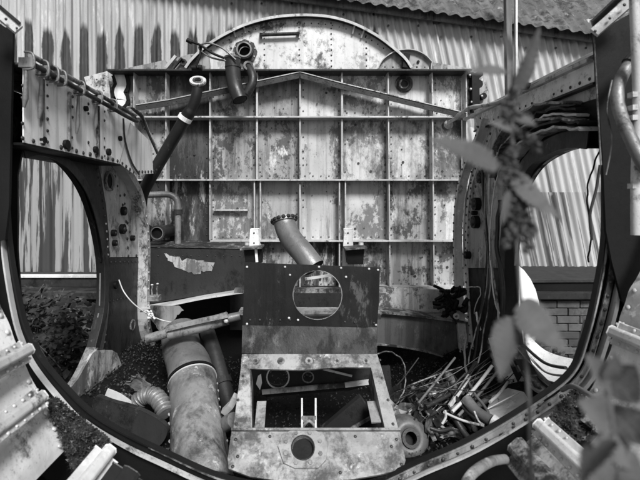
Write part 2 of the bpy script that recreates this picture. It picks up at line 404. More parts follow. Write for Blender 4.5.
tag(sl.build('mossy_ledge', None, .003), 'mossy horizontal ledge above brickwork beyond the right opening', 'ledge')

# ================================================================== BULKHEAD
BY = 3.0
bk = thing('bulkhead', 'tall riveted bulkhead with a grid of stained panels and arched top', 'bulkhead')
cols = [109, 134, 166, 210, 257, 300, 342, 388, 432, 466]; rows = [70, 117, 180, 241, 288]
tones = [['panel_mid', 'panel_mid', 'panel_rust', 'panel_mid', 'panel_mid', 'panel_light', 'panel_light', 'panel_light', 'panel_light'],
         ['panel_light', 'panel_mid', 'panel_rust', 'panel_mid', 'panel_mid', 'panel_light', 'panel_light', 'panel_light', 'panel_light'],
         ['panel_mid', 'panel_mid', 'panel_rust', 'panel_light', 'panel_light', 'panel_light', 'panel_light', 'panel_mid', 'panel_light'],
         ['panel_rust', 'panel_rust', 'panel_rust', 'panel_mid', 'panel_mid', 'panel_rust', 'panel_mid', 'panel_mid', 'panel_mid']]
def inset_panel(x0, y0, x1, y1, m, k):
    mb = MB(); nn = 10; vs = []; a0 = P(x0, y0, BY); a1 = P(x1, y1, BY); a0 = Vector((a0.x*.973, BY, CZ+(a0.z-CZ)*.973)); a1 = Vector((a1.x*.973, BY, CZ+(a1.z-CZ)*.973)); rr = random.Random(k)
    amp = rr.uniform(-.010, .010); ph = rr.uniform(0, 6)
    for i in range(nn+1):
        for j in range(nn+1):
            s_, t_ = i/nn, j/nn
            b = amp*math.sin(math.pi*s_)*math.sin(math.pi*t_)+.004*noise.noise((s_*3+ph, t_*3, k))*math.sin(math.pi*s_)*math.sin(math.pi*t_)*2
            vs.append((a0.x+(a1.x-a0.x)*s_, BY+b, a0.z+(a1.z-a0.z)*t_))
    mb.add(vs, [(i*(nn+1)+j, i*(nn+1)+j+1, (i+1)*(nn+1)+j+1, (i+1)*(nn+1)+j) for i in range(nn) for j in range(nn)], m, True)
    w_, h_ = x1-x0, y1-y0
    for q in range(rr.randint(2, 6)):                    # scattered bolts and holes
        xx = x0+w_*rr.uniform(.12, .88); yy = y0+h_*rr.uniform(.12, .9)
        mb.disc(P(xx, yy, BY-.002), TOCAM, rr.choice((.004, .005, .009)), 'rivet_dark', .003, 8)
    d = 3.2
    for q in range(int(h_/7)):
        yy = y0+6+q*7
        if yy < y1-4:
            if rr.random() > .35: mb.rivet(P(x0+d, yy, BY-.002), TOCAM, .0055, 'rivet_dark')
            if rr.random() > .35: mb.rivet(P(x1-d, yy, BY-.002), TOCAM, .0055, 'rivet_dark')
    if rr.random() > .3:
        for q in range(int(w_/8)):
            mb.rivet(P(x0+5+q*8, y1-4, BY-.002), TOCAM, .0055, 'rivet_dark')
    return mb
k = 0
for r in range(4):
    for c in range(9):
        k += 1
        if r == 3 and c < 3: continue
        if r == 0 and c == 0: continue
        inset_panel(cols[c], rows[r], cols[c+1], rows[r+1], tones[r][c], k).build('panel', bk)
mb = MB(); mb.plate([P(109, 241, BY+.02), P(209.5, 241, BY+.02), P(209.5, 289, BY+.02), P(466, 289, BY+.02), P(462, 440, BY+.02), P(120, 440, BY+.02)], .01, 'black_metal', (), UY); mb.build('lower_plate', bk)  # black backing added so the gaps below the grid stay dark
# angle brackets on some cells
mb = MB(); mb.box(P(214, 210, BY-.02), P(248, 210, BY-.02), .03, .012, 'rib_metal', up=UZ); mb.build('bracket_strip', bk)
mb = MB()
for q in range(3): 
    mb.tube(circ(P(404+q*0, 84, BY-.012-q*.012), UX, UZ, .055-.012*q, 20)+[P(404, 84, BY-.012-q*.012)+UX*(.055-.012*q)], .008, 'panel_rust', 6)
mb.disc(P(404, 84, BY+.0), TOCAM, .055, 'panel_rust', .03, 20); mb.build('access_cover', bk)
def LIFT(p, dep):
    k_ = (BY-dep)/BY; return Vector((p.x*k_, p.y, CZ+(p.z-CZ)*k_))
def rib(p, q, dep, th, hor, lip=.018, m='rib_metal', y=BY):
    """angle-section rib standing out towards the viewer, with a lip along its free edge"""
    mb = MB(); p, q = LIFT(Vector(p), dep), LIFT(Vector(q), dep)
    off = Vector((0, -dep/2, 0)); ax = UZ if hor else UX
    mb.box(p+off, q+off, th if not hor else th, dep, m, up=UY) if False else None
    d = (q-p).normalized(); s_ = ax*th/2
    vs = [p-s_, p+s_, p+s_+TOCAM*dep, p-s_+TOCAM*dep, q-s_, q+s_, q+s_+TOCAM*dep, q-s_+TOCAM*dep]
    mb.add(vs, [(0, 1, 2, 3), (7, 6, 5, 4), (0, 4, 5, 1), (1, 5, 6, 2), (2, 6, 7, 3), (3, 7, 4, 0)], m)
    if lip:
        p2, q2 = p+TOCAM*(dep+.0015), q+TOCAM*(dep+.0015); s2 = ax*lip/2
        vs = [p2-s2, p2+s2, p2+s2+TOCAM*.004, p2-s2+TOCAM*.004, q2-s2, q2+s2, q2+s2+TOCAM*.004, q2-s2+TOCAM*.004]
        mb.add(vs, [(0, 1, 2, 3), (7, 6, 5, 4), (0, 4, 5, 1), (1, 5, 6, 2), (2, 6, 7, 3), (3, 7, 4, 0)], m)
    return mb
for i, y in enumerate(rows):
    x0, x1 = (109, 470) if i in (0, 1, 2) else (210, 466)
    if i == 0: rib(P(106, y, BY), P(472, y, BY), .12, .008, True, .012, 'frame_dark').build('horizontal_rib', bk, .001)
    elif i == 4: rib(P(342, y, BY), P(x1, y, BY), .10, .010, True, .016).build('horizontal_rib', bk, .001)
    else: rib(P(x0+(25 if i == 1 else 0), y, BY), P(x1, y, BY), .10, .006, True, .011).build('horizontal_rib', bk, .001)
for i, x in enumerate(cols[1:]):
    yb = {0: 240, 1: 240, 2: 240}.get(i, 288); yt = 70
    if x in (257, 342):
        rib(P(x, yt, BY), P(x, 180, BY), .075, .006, False, .013).build('vertical_rib', bk, .001)
        for dx in (-2.6, 3.4): rib(P(x+dx, 180, BY), P(x+dx, yb, BY), .085, .006, False, .009).build('vertical_rib', bk, .001)
    else: rib(P(x, yt, BY), P(x+(2 if x > 380 else 0), yb, BY), .075, .006, False, .006 if x < 200 else .009, 'rib_metal').build('vertical_rib', bk, .001)
# bracing straps: shallow inverted V
for pts in (((136, 105), (168, 100), (300, 72)), ((300, 72), (345, 84), (432, 105), (466, 113))):
    mb = MB()
    for (xa, ya), (xb, yb) in zip(pts[:-1], pts[1:]):
        a_, b_ = P(xa, ya, BY-.11), P(xb, yb, BY-.11)
        mb.box(a_+UY*.03, b_+UY*.03, .075, .006, 'rib_metal', up=UZ); mb.box(a_-UZ*.022, b_-UZ*.022, .005, .038, 'frame_dark', up=UZ)
        mb.rivets(a_-UZ*.02-UY*.003, b_-UZ*.02-UY*.003, .06, TOCAM, .004, 'rivet_dark')
    mb.build('bracing_strap', bk)
# arched head plate
arc = [(187, 70), (193, 62), (205, 50.5), (222, 39), (246, 27.5), (272, 20.5), (300, 18), (328, 19.5), (352, 26), (373, 36.5), (388, 47), (403, 60), (410, 70)]
arcp = spline([P(x, y, BY-.02) for x, y in arc], 5)
mb = MB(); hole = circ(P(245, 52, BY-.02), UX, UZ, .043, 24)
mb.plate(arcp, .006, 'dome_paint', [hole], UY)
for x, y0, y1 in ((231, 36, 66), (264, 27, 66), (299, 22, 66), (331, 23, 66), (366, 36, 66), (398, 55, 66)):
    mb.rivets(P(x, y0, BY-.021), P(x+.5, y1, BY-.021), .038, TOCAM, .006, 'rivet_dark')
inner = [P(CX+(x-CX)*.965, 70+(y-70)*.90, BY-.021) for x, y in arc]
mb.path_rivets(spline(inner, 5), .05, TOCAM, .0055, 'rivet_dark')
mb.build('arched_plate', bk)
mb = MB(); mb.sweep(arcp, [(-.003, -.05), (.004, -.05), (.004, .03), (-.003, .03)], UY, 'frame_dark')
mb.sweep([p+TOCAM*.052 for p in arcp], [(-.012, -.004), (.006, -.004), (.006, 0), (-.012, 0)], UY, 'rib_metal'); mb.build('arch_flange', bk)
for x, y, dx in ((235, 31, -2.5), (245, 27, -2), (353, 28, 2), (362, 32, 3)):
    mb = MB(); mb.box(P(x+dx, y-4, BY-.06), P(x-dx*.3, y+6, BY-.03), .012, .02, 'rib_metal', up=UY); mb.build('clip', bk, .001)
mb = MB(); mb.tube([P(260, 35, BY-.05), P(299, 33.5, BY-.05)], .012, 'frame_dark', 10); mb.box(P(261, 35, BY-.02), P(261, 35, BY-.06), .02, .03, 'frame_dark'); mb.box(P(298, 33.5, BY-.02), P(298, 33.5, BY-.06), .02, .02, 'frame_dark'); mb.build('grab_bar', bk)
c = P(245, 52, BY-.03); mb = MB(); mb.ring(c, TOCAM, .043, .088, 'panel_rust', 8, .008); mb.ring(c+TOCAM*.009, TOCAM, .042, .062, 'frame_dark', 28, .04); mb.ring(c+TOCAM*.05, TOCAM, .044, .054, 'tube_grey', 28, .004)
for q in range(8): an = q*math.pi/4+.3; mb.rivet(c+TOCAM*.009+Vector((math.cos(an), 0, math.sin(an)))*.074, TOCAM, .007, 'rivet_light')
mb.tube([c+UY*.02, c+UY*.2], .042, 'black_metal', 24); mb.build('port_collar', bk)
# side brackets of the head
mb = MB(); pl = [P(x, y, BY-.03) for x, y in ((377, 70), (383, 60), (396, 52), (412, 51), (424, 56), (431, 63), (427, 70))]; mb.plate(pl, .006, 'panel_mid', (), UY)
mb.sweep(spline(pl[:-1], 4), [(-.003, -.03), (.003, -.03), (.003, .03), (-.003, .03)], UY, 'rib_metal')
mb.rivets(P(385, 67, BY-.031), P(425, 67, BY-.031), .05, TOCAM, .006, 'rivet_dark'); mb.box(P(407, 54, BY-.05), P(405, 68, BY-.05), .04, .03, 'black_metal', up=UY); mb.disc(P(418, 62, BY-.03), TOCAM, .01, 'black_metal', .01, 10)
mb.build('head_bracket', bk)
mb = MB(); mb.plate([P(x, y, BY-.03) for x, y in ((166, 70), (176, 58), (190, 54), (209, 53), (211, 70))], .006, 'panel_mid', (), UY)
mb.ring(P(184, 63, BY-.035), TOCAM, .012, .024, 'frame_dark', 12, .02); mb.box(P(166, 68, BY-.06), P(176, 56, BY-.06), .02, .02, 'rib_metal', up=UY); mb.box(P(172, 70, BY-.06), P(182, 58, BY-.06), .012, .02, 'frame_dark', up=UY)
mb.build('head_bracket', bk)
mb = MB(); mb.plate([P(x, y, BY-.04) for x, y in ((431, 62), (486, 71), (486, 75), (431, 70))], .05, 'panel_mid', (), UY); mb.build('sloping_top_rail', bk)
mb = MB(); mb.plate([P(x, y, BY-.04) for x, y in ((118, 70), (165, 60), (167, 64), (167, 70))], .05, 'panel_mid', (), UY); mb.build('sloping_top_rail', bk)
# perforated gusset far left and its ragged strap
mb = MB(); pl = [(84, 77), (108, 71), (112, 118), (96, 112), (90, 96)]; hs = []
for q in range(10):
    xx = 91+(q % 3)*6.2+random.uniform(-.6, .6); yy = 79+(q//3)*6+random.uniform(-.6, .6); hs.append(circ(P(xx, yy, BY-.05), UX, UZ, .006, 8))
mb.plate([P(x, y, BY-.05) for x, y in pl], .005, 'dome_paint', hs, UY); mb.build('perforated_gusset', bk)
mb = MB(); mb.plate([P(x, y, BY) for x, y in ((106, 70), (134, 70), (134, 118), (112, 118))], .01, 'panel_mid', (), UY)
st = spline([P(x, y, BY-.03) for x, y in ((119, 73), (122, 84), (119, 92), (122, 100), (118, 104))], 4); mb.sweep(st, [(-.035, 0), (.03, 0), (.03, .006), (-.035, .006)], UY, 'white_paint')
mb.sweep([p+UY*.004+UX*.0 for p in st], [(-.06, 0), (.055, 0), (.055, .006), (-.06, .006)], UY, 'black_metal')
mb.build('corner_plate', bk)
# corner fitting right
mb = MB(); mb.plate([P(x, y, BY-.06) for x, y in ((466, 72), (488, 72), (486, 84), (489, 92), (485, 118), (466, 118))], .02, 'panel_mid', (), UY)
for x, y, r in ((470, 76, .022), (478, 75, .024), (471, 90, .02), (482, 97, .022), (472, 103, .022), (477, 85, .03)): mb.disc(P(x, y, BY-.075), TOCAM, r, 'black_metal', .03, 12); mb.rivet(P(x, y-1, BY-.106), TOCAM, .009, 'rivet_light')
mb.box(P(474, 74, BY-.09), P(475, 112, BY-.09), .05, .05, 'black_metal', up=UY); mb.build('corner_fitting', bk)
# rivet strip left (column beside the plates) and lower skirt plates
mb = MB(); mb.rivets(P(136, 122, BY-.012), P(136, 238, BY-.012), .07, TOCAM, .008, 'rivet_dark'); mb.rivets(P(128, 122, BY-.012), P(128, 200, BY-.012), .08, TOCAM, .008, 'rivet_dark'); mb.build('rivet_row', bk)

# ================================================================== CROSS BEAM below the bulkhead
cb = thing('cross_beam', 'dark box beam running across below the bulkhead grid', 'beam')
YB = 2.62
mb = MB(); mb.plate([P(x, y, YB) for x, y in ((143, 248), (250, 250), (250, 288), (190, 297), (143, 305))], .02, 'frame_dark', (), UY)
mb.rivets(P(150, 256, YB-.001), P(240, 256, YB-.001), .05, TOCAM, .005, 'rivet_dark'); mb.build('left_web', cb)
mb = MB(); mb.plate(jag([P(x, y, YB-.004) for x, y in ((163, 253), (180, 257), (195, 260), (214, 262), (211, 271), (194, 274), (178, 268))], .007, 6, 2), .003, 'panel_light', (), UY); mb.build('sun_patch_plate', cb)  # pale ragged plate stands in for a patch of sun on the web
mb = MB(); mb.add([P(143, 247, YB), P(250, 249, YB), P(250, 240, BY), P(143, 240, BY)], [(0, 1, 2, 3)], 'panel_rust'); mb.build('left_shelf', cb)
low = spline([P(x, y, YB-.03) for x, y in ((143, 308), (175, 303), (205, 297), (250, 290))], 4)
mb = MB(); mb.sweep(low, [(-.004, -.05), (.008, -.05), (.008, .05), (-.004, .05)], UY, 'bare_edge'); mb.build('lower_lip', cb)
mb = MB(); mb.plate([P(x, y, YB+.02) for x, y in ((372, 286), (468, 292), (468, 314), (372, 309))], .02, 'panel_mid', (), UY); mb.build('right_web', cb)
lowr = spline([P(x, y, YB-.10) for x, y in ((368, 311), (400, 313), (440, 318), (470, 322))], 5)
lowb = spline([P(x, y, YB-.10) for x, y in ((368, 343), (400, 346), (430, 352), (450, 359), (470, 366))], 5)
mb = MB(); mb.plate(lowr+lowb[::-1], .01, 'apron_grey', (), UY); mb.sweep(lowr, [(-.006, -.03), (.006, -.03), (.006, .1), (-.006, .1)], UY, 'frame_grey')
mb.sweep(lowb, [(-.004, -.02), (.004, -.02), (.004, .02), (-.004, .02)], UY, 'frame_grey'); mb.build('hanging_apron', cb, label='dark curved apron plate right of the pedestal')
mb = MB(); mb.plate([P(x, y, YB+.3) for x, y in ((230, 286), (380, 288), (380, 330), (230, 330))], .02, 'frame_dark', (), UY)
mb.box(P(235, 290, 2.2), P(385, 290, 2.2), .06, .02, 'frame_grey', up=UZ); mb.box(P(240, 311, 2.1), P(380, 311, 2.1), .08, .02, 'pedestal_light', up=UZ); mb.box(P(245, 318, 2.05), P(380, 316, 2.05), .05, .02, 'frame_dark', up=UZ)
mb.box(P(305, 279, 2.3), P(332, 275, 2.3), .02, .012, 'bare_edge', up=UZ); mb.build('centre_web', cb)
# debris lumps on the right shelf
mb = MB(); rr = random.Random(3)
for q in range(26):
    p = P(rr.uniform(440, 464), rr.uniform(288, 314), 2.5+rr.uniform(-.06, .06)); mb.tube(spline([p, p+Vector((rr.uniform(-.05, .05), rr.uniform(-.03, .03), rr.uniform(-.03, .04))), p+Vector((rr.uniform(-.07, .07), rr.uniform(-.03, .03), rr.uniform(-.06, .03)))], 4), rr.uniform(.006, .016), rr.choice(('black_metal', 'rubber', 'frame_dark')), 7)
mb.ring(P(456, 316, 2.42), TOCAM, .008, .017, 'bare_edge', 14, .01)
tag(mb.build('fitting_lump'), 'black knotted lump of fittings on the shelf right of pedestal', 'fitting')

# ================================================================== LEFT SIDE FRAME
XL = -1.0
lf = thing('side_frame', 'left side wall with oval opening, white riveted box and porthole', 'side wall')
def LX(px, py, x=XL): return X(px, py, x)
ov = [(9, 175), (14, 150), (28, 147), (48, 153), (67, 168), (83, 192), (94, 225), (100.5, 265), (100, 308), (91, 348), (77, 378), (60, 398), (42, 396), (27, 372), (14, 320), (9, 250)]
ovp = spline([LX(*p) for p in ov], 5, True)
top_z, bot_z = CZ+.488, CZ+.222
# wall plate around the opening
outer = [Vector((XL, 1.36, bot_z)), Vector((XL, 2.20, bot_z)), LX(118, 172), LX(131, 195), LX(137, 222), LX(139, 257), LX(138, 300), LX(140, 330), LX(150, 360), LX(166, 388), LX(180, 408), Vector((XL, 3.0, CZ-1.42)), Vector((XL, 1.36, CZ-1.42))]
mb = MB(); mb.plate(outer[:6]+[LX(104.5, 257)]+[p for p in reversed(spline([LX(*q) for q in ((28, 147), (48, 153), (67, 168), (83, 192), (94, 225), (100.5, 257))], 5))]+[Vector((XL, 1.40, CZ+.19))], .012, 'panel_light', (), (-1, 0, 0))
edge = spline([LX(*p) for p in ((60, 158), (74, 168), (90, 190), (101, 222), (108, 255))], 6); mb.path_rivets([p+UX*.001 for p in edge], .045, UX, .008, 'rivet_dark')
for a_, b_, st in (((112, 166), (136, 256), .06), ((124, 195), (128, 256), .05)): mb.rivets(LX(*a_)+UX*.001, LX(*b_)+UX*.001, st, UX, .009, 'rivet_dark')
for x, y, r in ((122, 211, .025), (121, 229, .028), (112, 233, .018), (113, 243, .016), (131, 238, .016)): mb.disc(LX(x, y), UX, r, 'black_metal', .02, 10); mb.rivet(LX(x, y)+UX*.02, UX, r*.5, 'rivet_dark')
mb.build('upper_plate', lf)
mb = MB(); lowo = [LX(104.5, 258)]+[LX(139, 258)]+outer[6:]+[Vector((XL, 1.36, CZ+.0))]
lowo = [LX(102.5, 258), LX(139, 258)]+outer[6:]+[Vector((XL, 1.36, CZ-.05)), LX(9, 250), LX(14, 320), LX(27, 372), LX(42, 396), LX(60, 398), LX(77, 378), LX(91, 348), LX(100, 308), LX(100.7, 280)]
mb.plate(lowo, .010, 'frame_dark', (), (-1, 0, 0))
mb.rivets(LX(106, 262)+UX*.001, LX(136, 262)+UX*.001, .05, UX, .006, 'rivet_dark'); mb.rivets(LX(106, 302)+UX*.001, LX(136, 296)+UX*.001, .04, UX, .006, 'rivet_dark')
mb.disc(LX(132, 325), UX, .028, 'rivet_dark', .006, 16); mb.ring(LX(132, 325), UX, .026, .032, 'frame_grey', 18, .008); mb.disc(LX(115, 285), UX, .02, 'black_metal', .012, 10)
mb.build('lower_plate', lf)
# arch flange round the opening: dark above, lighter below
def part_path(pts, a0, a1): return spline([LX(*p) for p in pts[a0:a1]], 6)
mb = MB(); mb.sweep(part_path(ov, 1, 10), [(-.002, .03), (-.002, -.02), (.006, -.02), (.006, .03)], UX, 'black_flange'); mb.sweep([p+UX*.031 for p in part_path(ov, 1, 10)], [(-.012, 0), (.03, 0), (.03, .004), (-.012, .004)], UX, 'frame_dark')
mb.build('arch_flange', lf)
mb = MB(); mb.plate([LX(*p, XL+.012) for p in ((12, 141), (40, 141), (70, 150), (97, 160), (101, 176), (106, 205), (109, 235), (110, 262), (101.5, 262), (95, 225), (84, 192), (68, 168), (49, 153), (29, 147), (14, 150))], .008, 'black_flange', (), (-1, 0, 0)); mb.path_rivets(spline([LX(*p, XL+.013) for p in ((97, 170), (103, 200), (107, 235), (108, 260))], 5), .04, UX, .007, 'frame_grey'); mb.build('arch_shade_web', lf)  # black plate: dark arch band merged with painted shade under the white box
mb = MB(); mb.sweep(part_path(ov, 9, 14), [(-.002, .035), (-.002, -.02), (.008, -.02), (.008, .035)], UX, 'frame_grey'); mb.plate([LX(*p, XL+.002) for p in ((101, 262), (100.5, 285), (100, 308), (96, 330), (91, 348), (84.5, 364), (77, 378), (62, 396), (74, 404), (85, 390), (95, 374), (103, 350), (107, 328), (109, 308), (109, 285), (108.5, 262))], .006, 'frame_grey', (), (-1, 0, 0)); mb.rivets(LX(106, 335, -.962), LX(104, 350, -.962), .03, UX, .006, 'rivet_dark')
mb.sweep([LX(*p) for p in ((14, 320), (9, 250), (9, 175), (14, 150))], [(-.002, .03), (-.002, -.02), (.006, -.02), (.006, .03)], UX, 'black_flange'); mb.build('lower_arch_flange', lf)
# porthole grommet
c = LX(108, 181); mb = MB(); mb.disc(c+UX*.0012, UX, .043, 'black_metal', .003, 26); po = mb.build('porthole', lf); mb = MB(); mb.ring(c+UX*.004, UX, .040, .052, 'frame_grey', 28, .012); mb.build('rim', po)
# vertical riveted edge flange
ef = spline([LX(*p) for p in ((107, 160), (118, 172), (131, 195), (137, 222), (139, 257), (138, 300), (140, 330), (150, 360), (166, 388), (180, 408))], 5)
mb = MB(); mb.sweep(ef, [(-.004, 0), (.010, 0), (.010, .055), (-.004, .055)], UX, 'rib_metal'); mb.sweep([p+UX*.056 for p in ef], [(-.03, 0), (.016, 0), (.016, .004), (-.03, .004)], UX, 'rib_metal'); mb.path_rivets([p+UX*.061 for p in ef], .05, UX, .007, 'rivet_light'); mb.build('edge_flange', lf)
ef2 = [p+UY*.09+UX*.0 for p in ef[:28]]
mb = MB(); mb.sweep(ef2, [(-.02, -.02), (.03, -.02), (.03, .01), (-.02, .01)], UX, 'skin_light'); mb.path_rivets([p+UX*.011 for p in ef2], .05, UX, .008, 'rivet_dark'); mb.build('edge_doubler', lf)
# white riveted box
mb = MB()
XO = XL; XL = -.91; top_z = CZ+.445; bot_z = CZ+.198
mb.plate([Vector((XL+.03, 1.328, top_z)), Vector((XL+.03, 2.16, top_z-.006)), Vector((XL+.03, 2.02, bot_z)), Vector((XL+.03, 1.328, bot_z))], .004, 'white_paint', (), (-1, 0, 0))
for px in (22, 47, 72, 88, 104):
    y = X(px, 100, XL+.03).y; mb.rivets((XL+.0315, y, top_z-.03), (XL+.0315, y, bot_z+.02), .035, UX, .006, 'rivet_dark', miss=.25)
mb.rivets((XL+.0315, 1.32, bot_z+.012), (XL+.0315, 2.00, bot_z+.012), .05, UX, .009, 'rivet_dark', miss=.05)
for y, z, r in ((1.78, .235, .014), (1.56, .225, .018), (1.42, .22, .012), (1.9, .24, .016), (2.02, .32, .012), (1.7, .39, .011)): mb.disc((XL+.03, y, CZ+z), UX, r, 'black_metal', .012, 8)
for px in (41, 68, 97): 
    y = X(px, 100, XL+.03).y; mb.box((XL+.034, y, top_z-.02), (XL+.034, y, bot_z+.01), .012, .012, 'frame_grey', up=UX)
mb.build('white_box_side', lf)
mb = MB(); mb.box((XL-.09, 1.328, bot_z-.004), (XL-.09, 2.04, bot_z-.004), .24, .008, 'black_metal', up=UZ); mb.box((XL-.09, 1.328, top_z+.003), (XL-.09, 2.16, top_z), .24, .006, 'frame_grey', up=UZ)
mb.box((XL-.206, 1.328, (top_z+bot_z)/2), (XL-.206, 2.1, (top_z+bot_z)/2), .006, top_z-bot_z-.01, 'frame_grey', up=UZ); mb.box((XL-.09, 2.10, bot_z+.004), (XL-.09, 2.10, top_z-.008), .22, .006, 'frame_grey', up=UY); mb.build('box_shell', lf)
# transition panel from box to bulkhead
mb = MB(); a_, b_ = Vector((XL+.03, 2.16, 0)), Vector((XL-.05, 2.95, 0))
mb.plate([Vector((XL+.026, 2.12, top_z-.012)), Vector((XL+.026, 2.42, top_z-.07)), Vector((XL+.026, 2.52, CZ+.19)), Vector((XL+.026, 2.22, CZ+.16)), Vector((XL+.026, 2.04, CZ+.20))], .004, 'white_paint', (), (-1, 0, 0))
mb.rivets((XL+.027, 2.06, CZ+.205), (XL+.027, 2.2, CZ+.172), .045, UX, .009, 'rivet_dark'); mb.rivets((XL+.027, 2.23, CZ+.175), (XL+.027, 2.5, CZ+.20), .045, UX, .009, 'rivet_dark'); mb.sweep(spline([(XL+.032, 2.06, top_z-.02), (XL+.032, 2.08, CZ+.32), (XL+.032, 2.16, CZ+.22), (XL+.032, 2.26, CZ+.165)], 6), [(-.006, 0), (.006, 0), (.006, .004), (-.006, .004)], UX, 'frame_dark'); mb.build('transition_panel', lf)
mb = MB(); mb.plate([LX(62, 398, -.955), LX(78, 379, -.955), LX(92, 354, -.955), LX(97, 350, -.955), LX(112, 350, -.955), LX(117, 353, -.955), LX(125, 373, -.955), LX(110, 392, -.955), LX(89, 409, -.955)], .01, 'panel_light', (), (-1, 0, 0))
mb.rivets(LX(82, 398, -.958), LX(118, 366, -.953), .035, UX, .006, 'rivet_dark'); mb.rivets(LX(86, 404, -.958), LX(123, 372, -.953), .035, UX, .006, 'rivet_dark'); mb.build('foot_gusset', lf)
# pipes running along the box top
pr = thing('pipe_run', 'pair of thin pipes clipped along the top of the white box', 'pipe')
for dz, dx, m in ((.02, .05, 'frame_grey'), (-.012, .062, 'frame_dark')):
    mb = MB(); pts = [(XL+dx, 1.33, top_z+dz+.01), (XL+dx, 1.7, top_z+dz+.005), (XL+dx, 2.15, top_z+dz-.005)]+[tuple(P(x, y+dz*-60, Y)) for x, y, Y in ((128, 109, 2.42), (137, 112, 2.6), (143, 119, 2.75), (150, 136, 2.82), (159, 156, 2.88))]
    mb.tube(spline(pts, 8), .009, m, 10); mb.build('pipe', pr)
for px, ln in ((27, .14), (42, .16), (60, .0), (79, .17), (97, .13), (52, 0), (112, 0)):
    y = X(px, 80, XL+.05).y; mb = MB()
    mb.tube(spline([(XL+.042, y-.003, top_z-.022), (XL+.072, y-.003, top_z-.016), (XL+.070, y-.002, top_z+.026), (XL+.042, y, top_z+.034)], 4), .0038, 'tube_grey', 8)
    mb.box((XL+.05, y-.007, top_z+.0), (XL+.05, y+.007, top_z+.0), .045, .03, 'frame_grey', up=UZ)
    if ln: mb.tube([(XL+.048, y, top_z-.02), (XL+.045, y, top_z-ln*.8), (XL+.040, y, top_z-ln)], [.005, .009, .004], 'tube_grey', 10)
    mb.build('pipe_clip', pr)

# ================================================================== RIGHT SIDE FRAME
XR = .98
rf = thing('side_frame', 'right side wall with arched opening, sloping rails and riveted edge strips', 'side wall')
def RX(px, py, x=XR): return X(px, py, x)
orr = [(600, 148), (580, 147), (560, 153), (540, 166), (526, 188), (518, 220), (514, 265), (514, 310), (519, 345), (532, 375), (552, 392), (580, 370), (596, 320), (606, 250), (606, 190)]
orp = spline([RX(*p) for p in orr], 5, True)
zr_t = CZ+.47
mb = MB(); outr = [Vector((XR, 1.36, CZ+.40)), Vector((XR, 2.26, CZ+.40)), RX(487, 130), RX(472, 168), RX(465, 200), RX(463, 240), RX(464, 290), RX(468, 340), RX(472, 380), Vector((XR, 2.6, CZ-1.4)), Vector((XR, 1.36, CZ-1.4))]
mb.plate(outr[:6]+[RX(463.5, 268), RX(514, 268), RX(518, 220), RX(526, 188), RX(540, 166), RX(560, 153), RX(580, 147), RX(600, 148), Vector((XR, 1.36, CZ+.19))], .010, 'panel_light', (), (1, 0, 0))
for a_, b_ in (((472, 172), (467, 258)), ((480, 172), (472, 200))): mb.rivets(RX(*a_)-UX*.001, RX(*b_)-UX*.001, .045, -UX, .008, 'rivet_dark')
for x, y, r in ((479, 204, .036), (478, 222, .036), (477, 213, .012), (484, 178, .03), (470, 255, .022)): mb.disc(RX(x, y), -UX, r, 'black_metal', .03, 10); mb.rivet(RX(x, y)-UX*.03, -UX, r*.6, 'rivet_dark')
mb.build('upper_plate', rf)
mb = MB(); mb.plate([RX(598, 98, XR-.006), RX(500, 127, XR-.006), RX(497, 150, XR-.006), RX(507, 185, XR-.006), RX(514, 215, XR-.006)]+[RX(*p, XR-.006) for p in ((520, 200), (531, 176), (548, 158), (570, 148), (600, 147))], .004, 'black_metal', (), (1, 0, 0)); mb.build('dark_interior_plate', rf)  # black plate stands in for the unlit interior under the longeron
mb = MB(); mb.plate([RX(463.7, 262)]+outr[6:]+[Vector((XR, 1.36, CZ-.1)), RX(606, 250), RX(596, 320), RX(580, 370), RX(552, 392), RX(532, 375), RX(519, 345), RX(514, 310), RX(514, 262)], .010, 'frame_dark', (), (1, 0, 0))

for v_ in mb.v: v_.x += .012
mb.build('lower_plate', rf)
arp = spline([RX(*p) for p in orr[:10]], 6)
mb = MB(); mb.sweep(arp, [(.002, -.04), (.002, .02), (-.006, .02), (-.006, -.04)], UX, 'black_flange'); mb.sweep([p-UX*.045 for p in arp], [(-.055, 0), (.004, 0), (.004, .004), (-.055, .004)], UX, 'black_flange'); mb.build('arch_flange', rf)
mb = MB(); lp = spline([RX(*p) for p in orr[8:13]], 6); mb.sweep(lp, [(.002, -.04), (.002, .02), (-.008, .02), (-.008, -.04)], UX, 'frame_grey'); mb.build('lower_arch_flange', rf)
# torn layered edges above the arch
for k, (dz, dx) in enumerate(((.02, -.06), (.045, -.05), (.06, -.07), (.08, -.03), (.105, -.02), (.13, -.05))):
    mb = MB(); pth = [p+UZ*dz+UX*dx+UY*.02*k for p in spline([RX(*p) for p in ((604, 136), (580, 133), (556, 138), (535, 150), (520, 168), (512, 190))], 6)]
    for i, p in enumerate(pth): p.z += .010*noise.noise((i*.5, k, 0)); p.x += .012*noise.noise((i*.4, k, 5))
    mb.sweep(pth, [(-.004, -.02), (.004, -.02), (.004, .05), (-.004, .05)], UX, ('rib_metal', 'frame_dark', 'frame_grey', 'skin_light', 'frame_dark', 'frame_grey')[k]); mb.build('torn_strip', rf)
